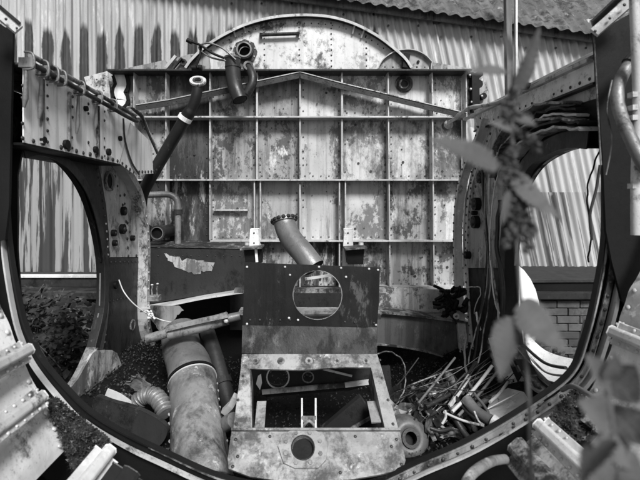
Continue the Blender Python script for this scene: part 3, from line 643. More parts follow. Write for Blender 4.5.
# longeron and rails
mb = MB(); mb.plate([Vector((XR-.02, 1.38, CZ+.405)), Vector((XR-.02, 2.34, CZ+.415)), Vector((XR-.02, 2.34, CZ+.50)), Vector((XR-.02, 1.38, CZ+.475))], .006, 'skin_light', (), (1, 0, 0))
mb.box((XR+.02, 1.38, CZ+.40), (XR+.02, 2.34, CZ+.41), .09, .008, 'frame_dark', up=UZ); mb.rivets((XR-.021, 1.4, CZ+.42), (XR-.021, 2.3, CZ+.43), .05, -UX, .006, 'rivet_dark'); mb.build('longeron', rf)
for dz, dx, m in ((.505, 0, 'frame_grey'), (.53, .03, 'bare_edge'), (.485, -.035, 'rib_metal')):
    mb = MB(); mb.box((XR+dx, 1.38, CZ+dz-.01), (XR+dx, 2.44, CZ+dz+.012), .022, .012, m, up=UZ); mb.build('rail', rf, .001)
mb = MB(); mb.box((XR-.05, 1.72, CZ+.49), (XR-.05, 1.80, CZ+.52), .012, .02, 'black_metal'); mb.disc((XR-.05, 1.74, CZ+.49), -UX, .014, 'black_metal', .02, 10); mb.build('latch', rf)
# edge strips
er = spline([RX(*p) for p in ((492, 118), (487, 135), (477, 158), (469, 180), (464.5, 205), (463, 240), (464, 290), (468, 340), (474, 385))], 6)
for dx, wd, m in ((-.055, .011, 'skin_light'), (-.0, .014, 'skin_light')):
    mb = MB(); q = [p+UX*dx+UY*(-.0 if dx else -.05) for p in er]; mb.sweep(q, [(-wd, -.002), (wd, -.002), (wd, .004), (-wd, .004)], UX, m); mb.sweep([p+UX*.004 for p in q], [(-.003, 0), (.003, 0), (.003, .045), (-.003, .045)], UX, m)
    mb.path_rivets([p-UX*.004 for p in q], .05, -UX, .007, 'rivet_dark'); mb.build('edge_strip', rf)
# foot plates at the right opening's bottom: scuffed skins with lightening slots
mb = MB(); pl = [P(x, y, 1.95+(x-500)*-.004) for x, y in ((488, 338), (505, 335), (540, 372), (560, 392), (535, 415), (515, 395), (496, 365))]
cc = P(520, 372, 1.9); mb.add(pl+[cc], [(i, (i+1) % 7, 7) for i in range(7)], 'skin_light')
for q in range(9):
    p = P(500+q*5.5, 350+q*5.2, 1.84-q*.02); mb.box(p, p+Vector((.008, -.01, -.022)), .012, .01, 'rivet_dark')
mb.build('foot_gusset', rf)

# ================================================================== HULL RING (foreground)
RY = 1.30
inn = [(14, 18), (12, 60), (10, 110), (9, 160), (9, 205), (13, 255), (24, 313), (34, 340), (46, 361), (69, 388), (93, 411), (127, 432), (165, 450), (220, 474), (270, 484), (320, 487), (370, 481), (420, 459), (470, 437), (530, 401), (568, 371), (583, 335), (595, 285), (602, 235), (602, 170), (598, 100), (594, 30)]
inr = spline([P(x, y, RY+.06) for x, y in inn], 6)
hr = thing('hull_ring', 'black riveted ring frame of the hull curving around the foreground', 'ring frame')
def offset(path, d, y):                                 # in the plane of the ring, outward
    out = []
    for i, p in enumerate(path):
        t = (path[min(i+1, len(path)-1)]-path[max(i-1, 0)]).normalized(); nn = Vector((t.z, 0, -t.x)); 
        q = p-nn*d if False else p+Vector((t.z, 0, -t.x))*-d; out.append(Vector((q.x, y, q.z)))
    return out
ctr = Vector((.05, RY, CZ))
s_ = 1 if (offset(inr, .1, RY)[60]-ctr).length > (inr[60]-ctr).length else -1
OFF = lambda d, y: offset(inr, d*s_, y)
mb = MB(); A, B = OFF(0, RY+.06), OFF(0, RY-.02); k = len(A)
mb.sweep(inr, [(0, -.022), (0, 0), (-.005, 0), (-.005, -.022)] if s_ > 0 else [(0, -.022), (.005, -.022), (.005, 0), (0, 0)], UY, 'black_flange', smooth=False); mb.build('inner_flange', hr)
def band(y, d0, d1, w_, th, m, name, i0=0, i1=None, riv=None, rm='rivet_dark'):
    mb = MB(); i1 = i1 or len(inr); q = i1-i0; a_ = []; b_ = []; c_ = []
    for i in range(q):
        t = i/(q-1); d = d0+(d1-d0)*t; ww = w_*min(1, .15+6*min(t, 1-t)); k_ = i0+i
        tt = (inr[min(k_+1, len(inr)-1)]-inr[max(k_-1, 0)]).normalized(); nn = Vector((-tt.z, 0, tt.x))*s_
        for l_, dd in ((a_, d), (b_, d+ww), (c_, d+ww/2)):
            p = inr[k_]+nn*dd; l_.append(Vector((p.x, y, p.z)))
    vs = a_+b_+[p+UY*th for p in a_]+[p+UY*th for p in b_]; fs = []
    for i in range(q-1): fs += [(i, i+1, q+i+1, q+i), (2*q+i, 3*q+i, 3*q+i+1, 2*q+i+1), (i, 2*q+i, 2*q+i+1, i+1), (q+i, q+i+1, 3*q+i+1, 3*q+i)]
    fs += [(0, q, 3*q, 2*q), (q-1, 3*q-1, 4*q-1, 2*q-1)]
    mb.add(vs, fs, m)
    if riv: mb.path_rivets([p-UY*.001 for p in c_], riv, TOCAM, .006, rm)
    return mb.build(name, hr)
band(RY+.062, .0, .0, .07, .006, 'black_metal', 'rear_web')
band(RY+.052, .0, .0, .26, .008, 'black_metal', 'web', 2, 154)
band(RY+.034, -.001, -.001, .005, .004, 'frame_grey', 'front_highlight', 70, 150)  # pale line painted as the highlight along the flange's front edge
band(RY+.030, .006, .036, .0055, .020, 'bare_edge', 'pale_edge_strip', 24, 66)
band(RY+.030, .026, .030, .006, .018, 'rib_metal', 'outer_edge_strip', 60, 128)
band(RY+.028, .0, .002, .014, .010, 'frame_grey', 'scuffed_lip', 94, 116, .05, 'rivet_dark')
band(RY+.034, .014, .022, .018, .006, 'frame_grey', 'riveted_band', 108, 150, .045)
band(RY+.028, .045, .055, .012, .022, 'bare_edge', 'pale_edge_strip', 113, 134)
# upright side plates of the ring (upper left and right)
mb = MB(); mb.plate([P(-120, -60, RY+.01), P(9, 30, RY+.01), P(13, 30, RY+.01), P(11, 110, RY+.01), P(9, 205, RY+.01), P(5, 240, RY+.01), P(-120, 260, RY+.01)], .01, 'black_metal', (), UY); mb.build('side_plate', hr)
mb = MB(); mb.plate([P(x, y, RY+.01) for x, y in ((594, 34), (760, -60), (760, 345), (640, 325), (622, 300), (612, 262), (606, 230), (603, 160))], .01, 'black_metal', (), UY); mb.build('side_plate', hr)
mb = MB(); mb.box(P(-12, 4, RY-.1), P(19, 30, RY-.06), .02, .03, 'skin_light', up=UZ); mb.box(P(-12, -2, RY-.1), P(20, 25, RY-.06), .03, .008, 'black_metal', up=UZ)
mb.rivets(P(-5, 10, RY-.115), P(17, 28, RY-.075), .03, TOCAM, .004, 'rivet_dark'); mb.build('top_capping', hr)
mb = MB(); mb.box(P(594, 33, RY-.04), P(648, -14, RY-.1), .02, .028, 'skin_light', up=UZ); mb.box(P(592, 24, RY-.03), P(640, -22, RY-.1), .05, .006, 'frame_dark', up=UZ)
mb.rivets(P(595, 31, RY-.052), P(640, -9, RY-.112), .045, TOCAM, .005, 'rivet_dark'); mb.build('top_capping', hr)
mb = MB(); mb.box(P(593.5, 30, RY-.01), P(601, 165, RY-.01), .004, .003, 'frame_grey', up=UY); mb.build('upright_edge', hr)
# conduit and hose on the right side plate
mb = MB(); mb.tube(spline([P(x, y, 1.16) for x, y in ((634, -10), (636, 40), (638, 110), (636, 180), (636, 235))], 6), .0125, 'rib_metal', 12)
for yy in (95, 108, 118, 186): mb.box(P(630, yy, 1.16), P(640, yy, 1.16), .02, .014, 'rib_metal', up=UZ)
tag(mb.build('conduit'), 'pale vertical conduit with clips at the right edge', 'conduit')
mb = MB(); mb.tube(spline([P(x, y, Y) for x, y, Y in ((645, 46, 1.22), (628, 66, 1.22), (618, 88, 1.2), (620, 112, 1.18), (634, 146, 1.15), (648, 172, 1.12))], 7), .017, 'tube_grey', 14)
mb.ring(P(629, 64, 1.22), Vector((1, 0, 1)), .015, .021, 'frame_dark', 14, .02)
tag(mb.build('hose'), 'bent grey hose elbow on the dark plate at upper right', 'hose')
mb = MB(); mb.tube(spline([P(x, y, 1.2) for x, y in ((612, 80), (607, 110), (612, 140), (606, 175))], 8), .0022, 'frame_grey', 6); mb.tube(spline([P(x, y, 1.21) for x, y in ((600, 165), (596, 190), (590, 215), (592, 240))], 8), .004, 'frame_dark', 6)
tag(mb.build('drooping_wire'), 'thin wire drooping down the dark plate beside the grey hose', 'wire')

# foreground hull skins: barrel running from the ring back past the camera
def barrel(name, pts, y0, y1, m, label, grow=.10, rv=True, rm='rivet_light'):
    t = thing(name, label, 'hull skin'); mb = MB(); p = spline([P(x, y, 1.24) for x, y in pts], 6); q = len(p); ny = 14; vs = []
    for j in range(ny+1):
        y = y0+(y1-y0)*j/ny; gk = 1+grow*(y0-y)
        for i, a_ in enumerate(p):
            wob = .006*noise.noise((i*.25, y*5, 2))
            vs.append(Vector((a_.x*(gk+wob), y, CZ+(a_.z-CZ)*(gk+wob))))
    mb.add(vs, [(j*q+i, j*q+i+1, (j+1)*q+i+1, (j+1)*q+i) for j in range(ny) for i in range(q-1)], m, True)
    mb.build('skin_sheet', t)
    if rv:
        mb = MB()
        for yy in (y0-.018,):
            pp_ = [Vector((a_.x*.998, yy, CZ+(a_.z-CZ)*.998)) for a_ in p]
            for r_ in resample(pp_, .052):
                nn = Vector((-r_.x, 0, CZ-r_.z)).normalized(); mb.rivet(r_, nn, .0085, rm)
        mb.build('rivet_row', t)
    return t, p
def stringer(t, px, py, y0, y1, wd, ht, m, name='stringer', rv=True):
    a_ = P(px, py, y0); nn = Vector((-a_.x, 0, CZ-a_.z)).normalized(); a_ += nn*ht*.5; b_ = Vector((a_.x*1.02, y1, CZ+(a_.z-CZ)*1.02)); mb = MB()
    w2 = UY.cross(nn).normalized()
    sec = [(-wd/2, -ht/2), (-wd/2, ht*.25), (-wd*.3, ht/2), (wd*.3, ht/2), (wd/2, ht*.25), (wd/2, -ht/2)]
    for k_, (cpt) in enumerate((a_, b_)): pass
    vs = [c_+w2*x_+nn*z_ for c_ in (a_, b_) for x_, z_ in sec]
    mb.add(vs, [tuple(range(6)), tuple(range(11, 5, -1))]+[(i, (i+1) % 6, 6+(i+1) % 6, 6+i) for i in range(6)], m)
    fl = [(-wd*1.1, -ht/2+.002), (wd*1.1, -ht/2+.002), (wd*1.1, -ht/2+.006), (-wd*1.1, -ht/2+.006)]
    vs = [c_+w2*x_+nn*z_ for c_ in (a_+UY*-.004, b_) for x_, z_ in fl]; mb.add(vs, [(0, 1, 2, 3), (7, 6, 5, 4), (0, 1, 5, 4), (1, 2, 6, 5), (2, 3, 7, 6), (3, 0, 4, 7)], m)
    if rv:
        for sg in (-1, 1): mb.rivets(a_+w2*sg*wd*.82-nn*(ht/2-.007), b_+w2*sg*wd*.82-nn*(ht/2-.007), .03, nn, .0055, 'rivet_light')
    mb.build(name, t, .002)
tl, pL = barrel('hull_skin', [(-60, 150), (-28, 230), (-6, 290), (9, 325), (26, 367), (47, 406), (58, 427), (65, 450)], 1.24, .42, 'skin_light', 'pale scuffed hull skin with rivets at the lower left corner')
stringer(tl, 24, 352, 1.20, .45, .030, .03, 'rib_metal'); stringer(tl, 40, 398, 1.17, .45, .028, .022, 'rib_metal')
tl2, pL2 = barrel('hull_skin', [(72, 468), (84, 470), (104, 478), (140, 496), (190, 515)], 1.10, .42, 'skin_light', 'pale ribbed hull skin strip left of the bottom centre', rv=False)
stringer(tl2, 106, 455, 1.16, .5, .034, .03, 'skin_light', rv=False); stringer(tl2, 130, 474, 1.14, .5, .05, .015, 'frame_dark', rv=False)
tr_, pR = barrel('hull_skin', [(705, 130), (672, 200), (645, 262), (629, 292), (619, 322), (608, 355), (592, 388), (570, 412)], 1.24, .42, 'skin_light', 'pale scuffed hull skin with domed rivets at the lower right')
stringer(tr_, 616, 333, 1.20, .5, .03, .025, 'skin_light')
tr2, pR2 = barrel('hull_skin', [(570, 412), (552, 430), (530, 448), (500, 470), (462, 492), (420, 510)], 1.12, .42, 'skin_light', 'pale rivet lined hull skin strip right of the bottom centre', rv=False)
stringer(tr2, 541, 427, 1.18, .5, .03, .022, 'skin_light'); stringer(tr2, 520, 450, 1.16, .95, .05, .03, 'frame_grey', rv=False)
# moss and litter caught between ring and skin
def clumps(name, pts, nleaf, label, spread=.035, seed=1):
    mb = MB(); rr = random.Random(seed)
    for q in range(nleaf):
        a_ = rr.choice(pts); p = P(a_[0]+rr.gauss(0, 7), a_[1]+rr.gauss(0, 7), a_[2]+rr.uniform(-.02, .02))
        d = Vector((rr.gauss(0, 1), rr.gauss(0, 1), rr.gauss(0, 1)+.4)).normalized(); s2 = d.orthogonal().normalized(); L = rr.uniform(.004, .014)
        mb.add([p-s2*L*.25, p+s2*L*.25, p+d*L], [(0, 1, 2)], rr.choice(('moss', 'moss', 'leaf_dark', 'frame_dark')))
    o = mb.build(name); struct(o, 'stuff'); o['label'] = label; o['category'] = 'moss'; THINGS.append(o); return o
def bed(name, poly, Y0, Y1, nbit, label, seed, size=(.003, .011)):
    rr = random.Random(seed); mb = MB(); xs = [p[0] for p in poly]; ys = [p[1] for p in poly]
    def inside(x, y):
        c = False
        for k in range(len(poly)):
            (x0, y0), (x1, y1) = poly[k-1], poly[k]
            if (y0 > y) != (y1 > y) and x < (x1-x0)*(y-y0)/(y1-y0)+x0: c = not c
        return c
    q = 0; ylo, yhi = min(ys), max(ys)
    def pos(x, y): return P(x, y, Y0+(Y1-Y0)*(y-ylo)/(yhi-ylo)+.035*noise.noise((x*.08, y*.08, seed))+.02*noise.noise((x*.3, y*.3, seed)))
    g_ = [(x, y) for x in range(int(min(xs)), int(max(xs))+1, 2) for y in range(int(ylo), int(yhi)+1, 2) if inside(x, y)]
    for x, y in g_: mb.add([pos(x, y), pos(x+2, y), pos(x+2, y+2), pos(x, y+2)], [(0, 1, 2, 3)], 'moss', True)
    while q < nbit:
        x, y = rr.uniform(min(xs), max(xs)), rr.uniform(ylo, yhi)
        if not inside(x, y) or noise.noise((x*.13, y*.13, 4+seed)) < -.22: continue
        q += 1; p = pos(x, y)+UY*-.002; d = Vector((rr.gauss(0, 1), rr.gauss(-.6, .5), rr.gauss(.1, 1))).normalized(); s2 = d.orthogonal().normalized(); L = rr.uniform(*size)
        if rr.random() < .5: mb.add([p-s2*L*.06, p+s2*L*.06, p+d*L*2], [(0, 1, 2)], rr.choice(('moss', 'leaf_dark', 'frame_dark')))
        else: mb.add([p-s2*L*.4, p+d*L*.5, p+s2*L*.4, p+d*L*1.1], [(0, 1, 3), (1, 2, 3)], rr.choice(('moss', 'leaf_dark', 'leaf_dark', 'stem_grey')))
    o = mb.build(name); struct(o, 'stuff'); o['label'] = label; o['category'] = 'litter'; THINGS.append(o); return o
bed('moss', [(46, 400), (56, 396), (70, 408), (88, 422), (108, 436), (112, 444), (98, 452), (74, 470), (66, 455), (58, 432), (50, 416)], 1.26, 1.16, 4500, 'dark moss and litter caught behind the lower left hull ring', 4)
bed('dead_leaves', [(576, 384), (586, 392), (584, 404), (590, 420), (600, 440), (575, 440), (556, 432), (545, 422), (556, 405)], 1.27, 1.14, 3500, 'dark leaf litter caught behind the lower right hull ring', 9)
mb = MB(); mb.tube(spline([P(x, y, Y) for x, y, Y in ((562, 390, 1.28), (572, 386, 1.22), (585, 392, 1.15), (600, 402, 1.08), (622, 411, 1.0))], 6), .007, 'tube_grey', 10)
tag(mb.build('cable'), 'short grey cable lying over the lower right hull skin', 'cable')
mb = MB(); mb.tube(spline([P(x, y, Y) for x, y, Y in ((505, 459, 1.14), (490, 462, 1.08), (472, 474, 1.02), (462, 492, .96))], 6), .012, 'duct_metal', 12)
tag(mb.build('pipe_stub'), 'pale curved pipe end near the bottom edge right of centre', 'pipe')

# black belly skin added to block ground light and keep the hull bottom dark
mb = MB(); bp = spline([P(x, y, 1.36) for x, y in ((62, 440), (95, 462), (150, 485), (230, 505), (320, 515), (420, 500), (490, 470), (545, 435))], 6)
vs = []; ny = 8
for j in range(ny+1):
    y = 1.37+(2.95-1.37)*j/ny; vs += [Vector((.03+(a_.x-.03)*1.30, y, a_.z-.10*j/ny)) for a_ in bp]
q = len(bp); mb.add(vs, [(j*q+i, j*q+i+1, (j+1)*q+i+1, (j+1)*q+i) for j in range(ny) for i in range(q-1)], 'black_metal', True)
tag(mb.build('added_belly_skin'), 'added black bottom plating keeping the interior dark between ring and bulkhead', 'hull skin')

rr = random.Random(21); mb = MB()
for q in range(9000):
    j = rr.uniform(0, 1); k_ = rr.randrange(len(bp)-1); a_ = bp[k_].lerp(bp[k_+1], rr.random()); y = 1.42+1.4*j
    p = Vector((.03+(a_.x-.03)*1.30, y, a_.z-.10*j*.9+.012)); L = rr.uniform(.004, .018); d = Vector((rr.gauss(0, 1), rr.gauss(0, 1), rr.uniform(0, .8))).normalized(); s2 = d.cross(UZ).normalized()
    mb.add([p, p+s2*L*.3+d*L*.4, p+d*L, p-s2*L*.3+d*L*.5+UZ*.004], [(0, 1, 2), (0, 2, 3)], rr.choice(('moss', 'moss', 'leaf_dark', 'black_metal', 'leaf_dark', 'soil')))
o = mb.build('floor_litter'); struct(o, 'stuff'); o['label'] = 'flaked rust and dead leaves scattered over the dark bottom plating'; o['category'] = 'litter'; THINGS.append(o)
# ================================================================== PEDESTAL
pd = thing('pedestal', 'metal seat pedestal with dark holed upper panel and bright lower plate', 'pedestal')
PY = 1.75
outl = [P(x, y, PY) for x, y in ((244.5, 262.5), (380, 267.5), (379, 300), (377, 327), (242.5, 325), (244, 290))]
mb = MB(); mb.plate(outl, .006, 'pedestal_dark', [circ(P(317.5, 295, PY), UX, UZ, .104, 40, .100)], UY)
mb.ring(P(317.5, 295, PY-.001), TOCAM, .1005, .1035, 'frame_grey', 40, .002)
for x, y in ((247, 267), (285, 267), (319, 267), (341, 268), (369, 269), (378, 270), (247, 324), (376, 325), (346, 277), (290, 275), (289, 318), (298, 320)): mb.rivet(P(x, y, PY-.001), TOCAM, .0055, 'rivet_light')
mb.rivets(P(250, 320, PY-.001), P(290, 320, PY-.001), .04, TOCAM, .005, 'rivet_dark'); mb.rivets(P(345, 322, PY-.001), P(374, 323, PY-.001), .04, TOCAM, .005, 'rivet_dark')
mb.build('upper_panel', pd, .0015)
mb = MB(); f0 = [P(242.5, 325.5, PY-.004), P(377, 327.5, PY-.004), P(377, 355, PY-.05), P(242, 353, PY-.05)]; mb.plate(f0, .006, 'pedestal_dark'); mb.build('folded_panel', pd, .001)
def PL(px, py):                                         # on the sloping lower frame: passes through y=353 at Y=1.70 and y=430 at Y=1.46
    p0, p1 = P(310, 353, 1.70), P(310, 430, 1.465); n_ = (p1-p0).cross(UX).normalized(); d = P(px, py, 1.0)-Vector((0, 0, CZ))
    t = (p0-Vector((0, 0, CZ))).dot(n_)/d.dot(n_); return Vector((0, 0, CZ))+d*t
fr_out = [PL(x, y) for x, y in ((242, 354), (377, 354), (381, 366), (399, 431), (233, 431), (241, 367))]
fr_in = [PL(x, y) for x, y in ((250, 368.5), (300, 370), (345, 367), (371, 367.5), (385, 429), (250.5, 429))]
nP = (PL(310, 431)-PL(310, 354)).cross(UX).normalized(); nP = nP if nP.y > 0 else -nP
mb = MB(); mb.plate(fr_out, .008, 'pedestal_light', [fr_in], nP)
for x in (256, 281, 309, 337, 366):
    c = PL(x, 361); mb.ring(c, -nP, .006, .0155, 'frame_grey', 14, .002); mb.disc(c, -nP, .006, 'rivet_dark', .003, 8)
for x, y in ((236, 424), (238, 400), (243, 376), (393, 424), (388, 400), (382, 378), (380, 360)): mb.rivet(PL(x, y), -nP, .006, 'rivet_dark')
mb.build('sloping_frame', pd, .0015)
# channel sides of the legs
for xs in (((250, 368), (250.5, 430)), ((371, 367), (385, 429))):
    a_, b_ = PL(*xs[0]), PL(*xs[1]); mb = MB(); mb.plate([a_+nP*.009, b_+nP*.009, b_+nP*.11, a_+nP*.11], .004, 'frame_grey', (), UX); mb.build('leg', pd)
for x0, y0, x1, y1 in ((261, 395, 259, 428), (373, 395, 377, 420)):
    mb = MB(); a_, b_ = PL(x0, y0)+nP*.05, PL(x1, y1)+nP*.02; mb.box(a_, b_, .035, .006, 'pedestal_light', up=UY); mb.build('leg_plate', pd)
lp = [PL(x, y) for x, y in ((232, 432), (399.5, 432), (405, 462), (403, 470), (380, 476), (350, 481), (318, 483), (280, 482), (250, 478), (229, 470), (228, 460))]
hc = PL(303, 450); uP = UX; vP = (PL(303, 440)-PL(303, 450)).normalized()
mb = MB(); mb.plate([p-nP*.012 for p in lp], .01, 'pedestal_light', [circ(hc-nP*.012, uP, vP, .036, 28)], nP)
mb.box(PL(232, 432)-nP*.014, PL(399.5, 432)-nP*.014, .008, .02, 'frame_grey', up=nP)
for x, y in ((236, 441), (238, 458), (233, 468), (396, 441), (401, 466), (340, 474), (391, 448), (355, 438), (270, 438)): mb.rivet(PL(x, y)-nP*.012, -nP, .006, 'rivet_dark')
mb.build('lower_plate', pd, .0015)
octo = [hc-nP*.014+uP*.084*math.cos(t_)*sx+vP*.047*sy for t_, sx, sy in ((0, 1, .25), (0, .85, .9), (0, .35, 1.25), (0, -.35, 1.25), (0, -.85, .9), (0, -1, .1), (0, -.75, -1), (0, -.3, -1.3), (0, .6, -1.3), (0, .9, -.8))]
mb = MB(); mb.plate(octo, -.006, 'pedestal_light', [circ(hc-nP*.014, uP, vP, .036, 28)], nP)
mb.ring(hc-nP*.020, -nP, .036, .040, 'frame_dark', 28, .003)
sf = mb.build('socket_flange', pd, .001)
for q in range(8):
    an = q*math.pi/4+.4; m2 = MB(); m2.disc(hc-nP*.020+uP*.062*math.cos(an)+vP*.050*math.sin(an), -nP, .007, 'frame_grey', .005, 6); m2.build('bolt', sf)
mb = MB(); mb.tube([hc, hc+nP*.09], .037, 'black_metal', 24); mb.build('socket', pd)
# mechanism seen through the frame opening
mech = MB(); MY = 1.86
pl = [P(x, y, MY) for x, y in ((252, 366), (390, 366), (392, 392), (372, 384), (345, 392), (300, 394), (268, 398), (252, 390))]
mech.plate(pl, .006, 'frame_dark', [circ(P(278, 377, MY), UX, UZ, .050, 24, .036), circ(P(308, 377, MY), UX, UZ, .024, 20)], UY)
mech.ring(P(278, 377, MY-.002), TOCAM, .046, .052, 'bare_edge', 24, .004); mech.ring(P(308, 377, MY-.002), TOCAM, .022, .027, 'frame_grey', 20, .003)
mech.box(P(262, 392, MY-.03), P(345, 385, MY-.03), .008, .02, 'frame_grey'); mech.box(P(345, 385, MY-.03), P(376, 381, MY-.03), .01, .02, 'bare_edge'); mech.box(P(323, 369, MY-.03), P(352, 376, MY-.03), .006, .008, 'bare_edge')
mech.build('cross_plate', pd)
for x in (302, 315.5):
    mb = MB(); mb.box(P(x, 400, 1.72), P(x, 431, 1.58), .007, .02, 'bare_edge', up=UY); mb.build('guide_rail', pd)
mb = MB(); mb.box(P(302, 419, 1.62), P(316, 419, 1.62), .01, .02, 'frame_grey'); mb.tube(spline([P(302, 428, 1.6), P(309, 421, 1.6), P(316, 428, 1.6)], 5), .006, 'frame_grey', 8); mb.build('yoke', pd)
mb = MB(); mb.plate([P(x, y, 1.64) for x, y in ((320, 431), (360, 397), (373, 411), (379, 431))], .03, 'frame_dark', (), UY); mb.box(P(345, 432, 1.61), P(379, 413, 1.61), .006, .012, 'frame_grey'); mb.build('tilted_bracket', pd)
mb = MB(); mb.plate([P(x, y, 1.84) for x, y in ((258, 376), (261, 374), (262, 383), (260, 390), (256, 384))], .003, 'white_gel', (), UY); mb.build('pale_spot', pd)  # small flat near-white spot inside the frame opening
# posts behind the pedestal top
for sx, x in ((-1, 254), (1, 348)):
    t = thing('seat_bracket', 'pale post with dark flat cap standing behind the pedestal, '+('left of' if sx < 0 else 'right of')+' the bent duct', 'bracket', 'paired brackets behind the pedestal')
    mb = MB(); Yb = 2.05; mb.plate([P(x-3.5, 229, Yb), P(x+4.5, 229, Yb), P(x+6, 272, Yb), P(x-5.5, 272, Yb)], .03, 'skin_light', (), UY); mb.rivet(P(x, 233, Yb-.001), TOCAM, .005, 'rivet_dark'); mb.rivet(P(x, 243, Yb-.001), TOCAM, .005, 'rivet_dark'); mb.build('post', t, .002)
    mb = MB(); xc = x+(-1 if sx < 0 else 7); mb.plate([P(xc-9, 249, Yb-.08), P(xc+9, 248, Yb-.08), P(xc+8, 264, Yb-.08), P(xc-7, 264, Yb-.08)], .07, 'black_metal', (), UY); mb.build('block', t, .002)
    mb = MB(); mb.box(P(xc-11, 248, Yb-.05), P(xc+10, 246.5, Yb-.05), .13, .008, 'frame_grey', up=UZ); mb.disc(P(xc+(6 if sx > 0 else -6), 245, Yb-.06), UZ, .012, 'rivet_light', .012, 6); mb.build('cap', t)
    if sx < 0: mb = MB(); mb.box(P(x+2, 249, Yb-.085), P(x+3, 262, Yb-.085), .012, .01, 'white_paint', up=UY); mb.build('pale_strip', t)
# bent duct behind the pedestal
dk = thing('bent_duct', 'short bent grey duct with clamped mouth leaning behind the pedestal', 'duct')
mb = MB(); pth = spline([P(x, y, Y) for x, y, Y in ((284, 219, 2.24), (286, 228, 2.22), (292, 240, 2.17), (303, 253, 2.12), (314, 268, 2.08))], 6); mb.tube(pth, .058, 'tube_grey', 24, cap=False); mb.tube(pth[1:], .053, 'black_metal', 20); mb.build('duct', dk)
mb = MB(); d_ = (pth[3]-pth[0]).normalized(); mb.ring(pth[0]-d_*.004, d_, .053, .066, 'tube_grey', 24, .022)
for q in range(16):
    an = q*math.pi/8; u_ = d_.orthogonal().normalized(); v_ = d_.cross(u_); c_ = pth[1]+(u_*math.cos(an)+v_*math.sin(an))*.066; mb.rivet(c_, u_*math.cos(an)+v_*math.sin(an), .012, 'frame_dark')
mb.build('clamp', dk)

# ================================================================== PIPES, TUBES, DUCTS
ct = thing('control_column', 'long black tube with white ringed mouth leaning at upper left', 'tube')
mb = MB(); mb.tube(spline([P(x, y, Y) for x, y, Y in ((198, 85, 2.42), (196, 97, 2.42), (192, 108, 2.43), (184, 121, 2.45), (165, 153, 2.5), (150, 179, 2.55), (142, 196, 2.6), (141, 214, 2.62))], 6), [.030]*14+[.036]*30, 'black_flange', 18); mb.build('shaft', ct)
cm = P(198, 82, 2.42); dn = (P(198, 85, 2.42)-P(196, 97, 2.42)).normalized()+TOCAM*1.1
mb = MB(); mb.ring(cm, dn, .022, .047, 'rib_metal', 26, .012); mb.ring(cm+dn.normalized()*.012, dn, .020, .030, 'frame_grey', 22, .003); mb.disc(cm-dn.normalized()*.004, dn, .03, 'black_metal', .006, 20); mb.build('mouth_ring', ct)
mb = MB(); d2 = (P(192, 108, 2.43)-P(184, 121, 2.45)).normalized(); mb.ring(P(184, 120, 2.45), d2, .03, .042, 'white_paint', 22, .025); mb.build('collar', ct)
hp = thing('hanging_pipe', 'fat dark pipe stub hanging below the round port', 'pipe')
mb = MB(); pth = spline([P(x, y, Y) for x, y, Y in ((232.5, 59, 2.78), (233, 72, 2.78), (235, 86, 2.78), (240, 100, 2.76))], 6); mb.tube(pth, .050, 'tube_dark', 22, cap=False); mb.tube(pth, .045, 'black_metal', 18); mb.ring(P(232.5, 59, 2.78), UZ, .044, .054, 'tube_grey', 24, .012); mb.ring(P(233, 68, 2.78), UZ, .048, .054, 'tube_dark', 22, .01); mb.build('stub', hp)
mb = MB(); mb.tube(spline([P(x, y, Y) for x, y, Y in ((247, 66, 2.86), (252, 74, 2.82), (252, 84, 2.8), (246, 94, 2.8))], 6), .030, 'tube_dark', 14); mb.ring(P(248, 67, 2.84), Vector((.3, -1, .2)), .02, .035, 'frame_dark', 18, .02); mb.build('elbow', hp)
mb = MB(); mb.tube(spline([P(x, y, 2.72) for x, y in ((236, 60), (222, 48), (207, 43), (199, 48), (210, 57), (226, 61))], 8), .006, 'tube_grey', 8); mb.tube(spline([P(x, y, 2.70) for x, y in ((189, 41), (200, 45), (212, 53), (224, 58))], 6), .008, 'black_metal', 8); mb.tube([P(187, 40, 2.70), P(192, 42.5, 2.70)], .014, 'black_metal', 10)
mb.tube(spline([P(x, y, 2.72) for x, y in ((201, 46), (200, 56), (197, 64), (198, 68))], 5), .008, 'black_metal', 8)
mb.tube([P(192, 68, 2.74), P(202, 68, 2.74)], .02, 'black_metal', 8)
tag(mb.build('lever_rods'), 'crossed bent lever rods above the left of the bulkhead', 'lever')
# elbow pipe on the lower left shelf
mb = MB(); mb.tube(spline([P(x, y, 2.80) for x, y in ((146, 195), (160, 194.5), (170, 195), (176, 199), (178, 207), (178, 222), (178, 246))], 6), .021, 'tube_grey', 14); mb.ring(P(178, 247, 2.8), UZ, .0, .05, 'frame_dark', 20, .012); mb.ring(P(178, 214, 2.8), UZ, .018, .03, 'frame_dark', 16, .03)
tag(mb.build('elbow_pipe'), 'grey elbow pipe rising from the left shelf', 'pipe')
mb = MB(); c = P(158, 233, 2.72); mb.tube([c+UY*.25, c], .045, 'tube_dark', 22, open_end=True); mb.ring(c, TOCAM, .034, .050, 'tube_dark', 24, .02); mb.ring(c+TOCAM*.02, TOCAM, .036, .041, 'tube_grey', 24, .003); mb.disc(c, TOCAM, .034, 'black_metal', .003, 20)
mb.box(P(144, 238, 2.75), P(152, 228, 2.75), .05, .09, 'black_metal'); tag(mb.build('round_socket'), 'dark round pipe mouth on the left shelf below the elbow pipe', 'socket')
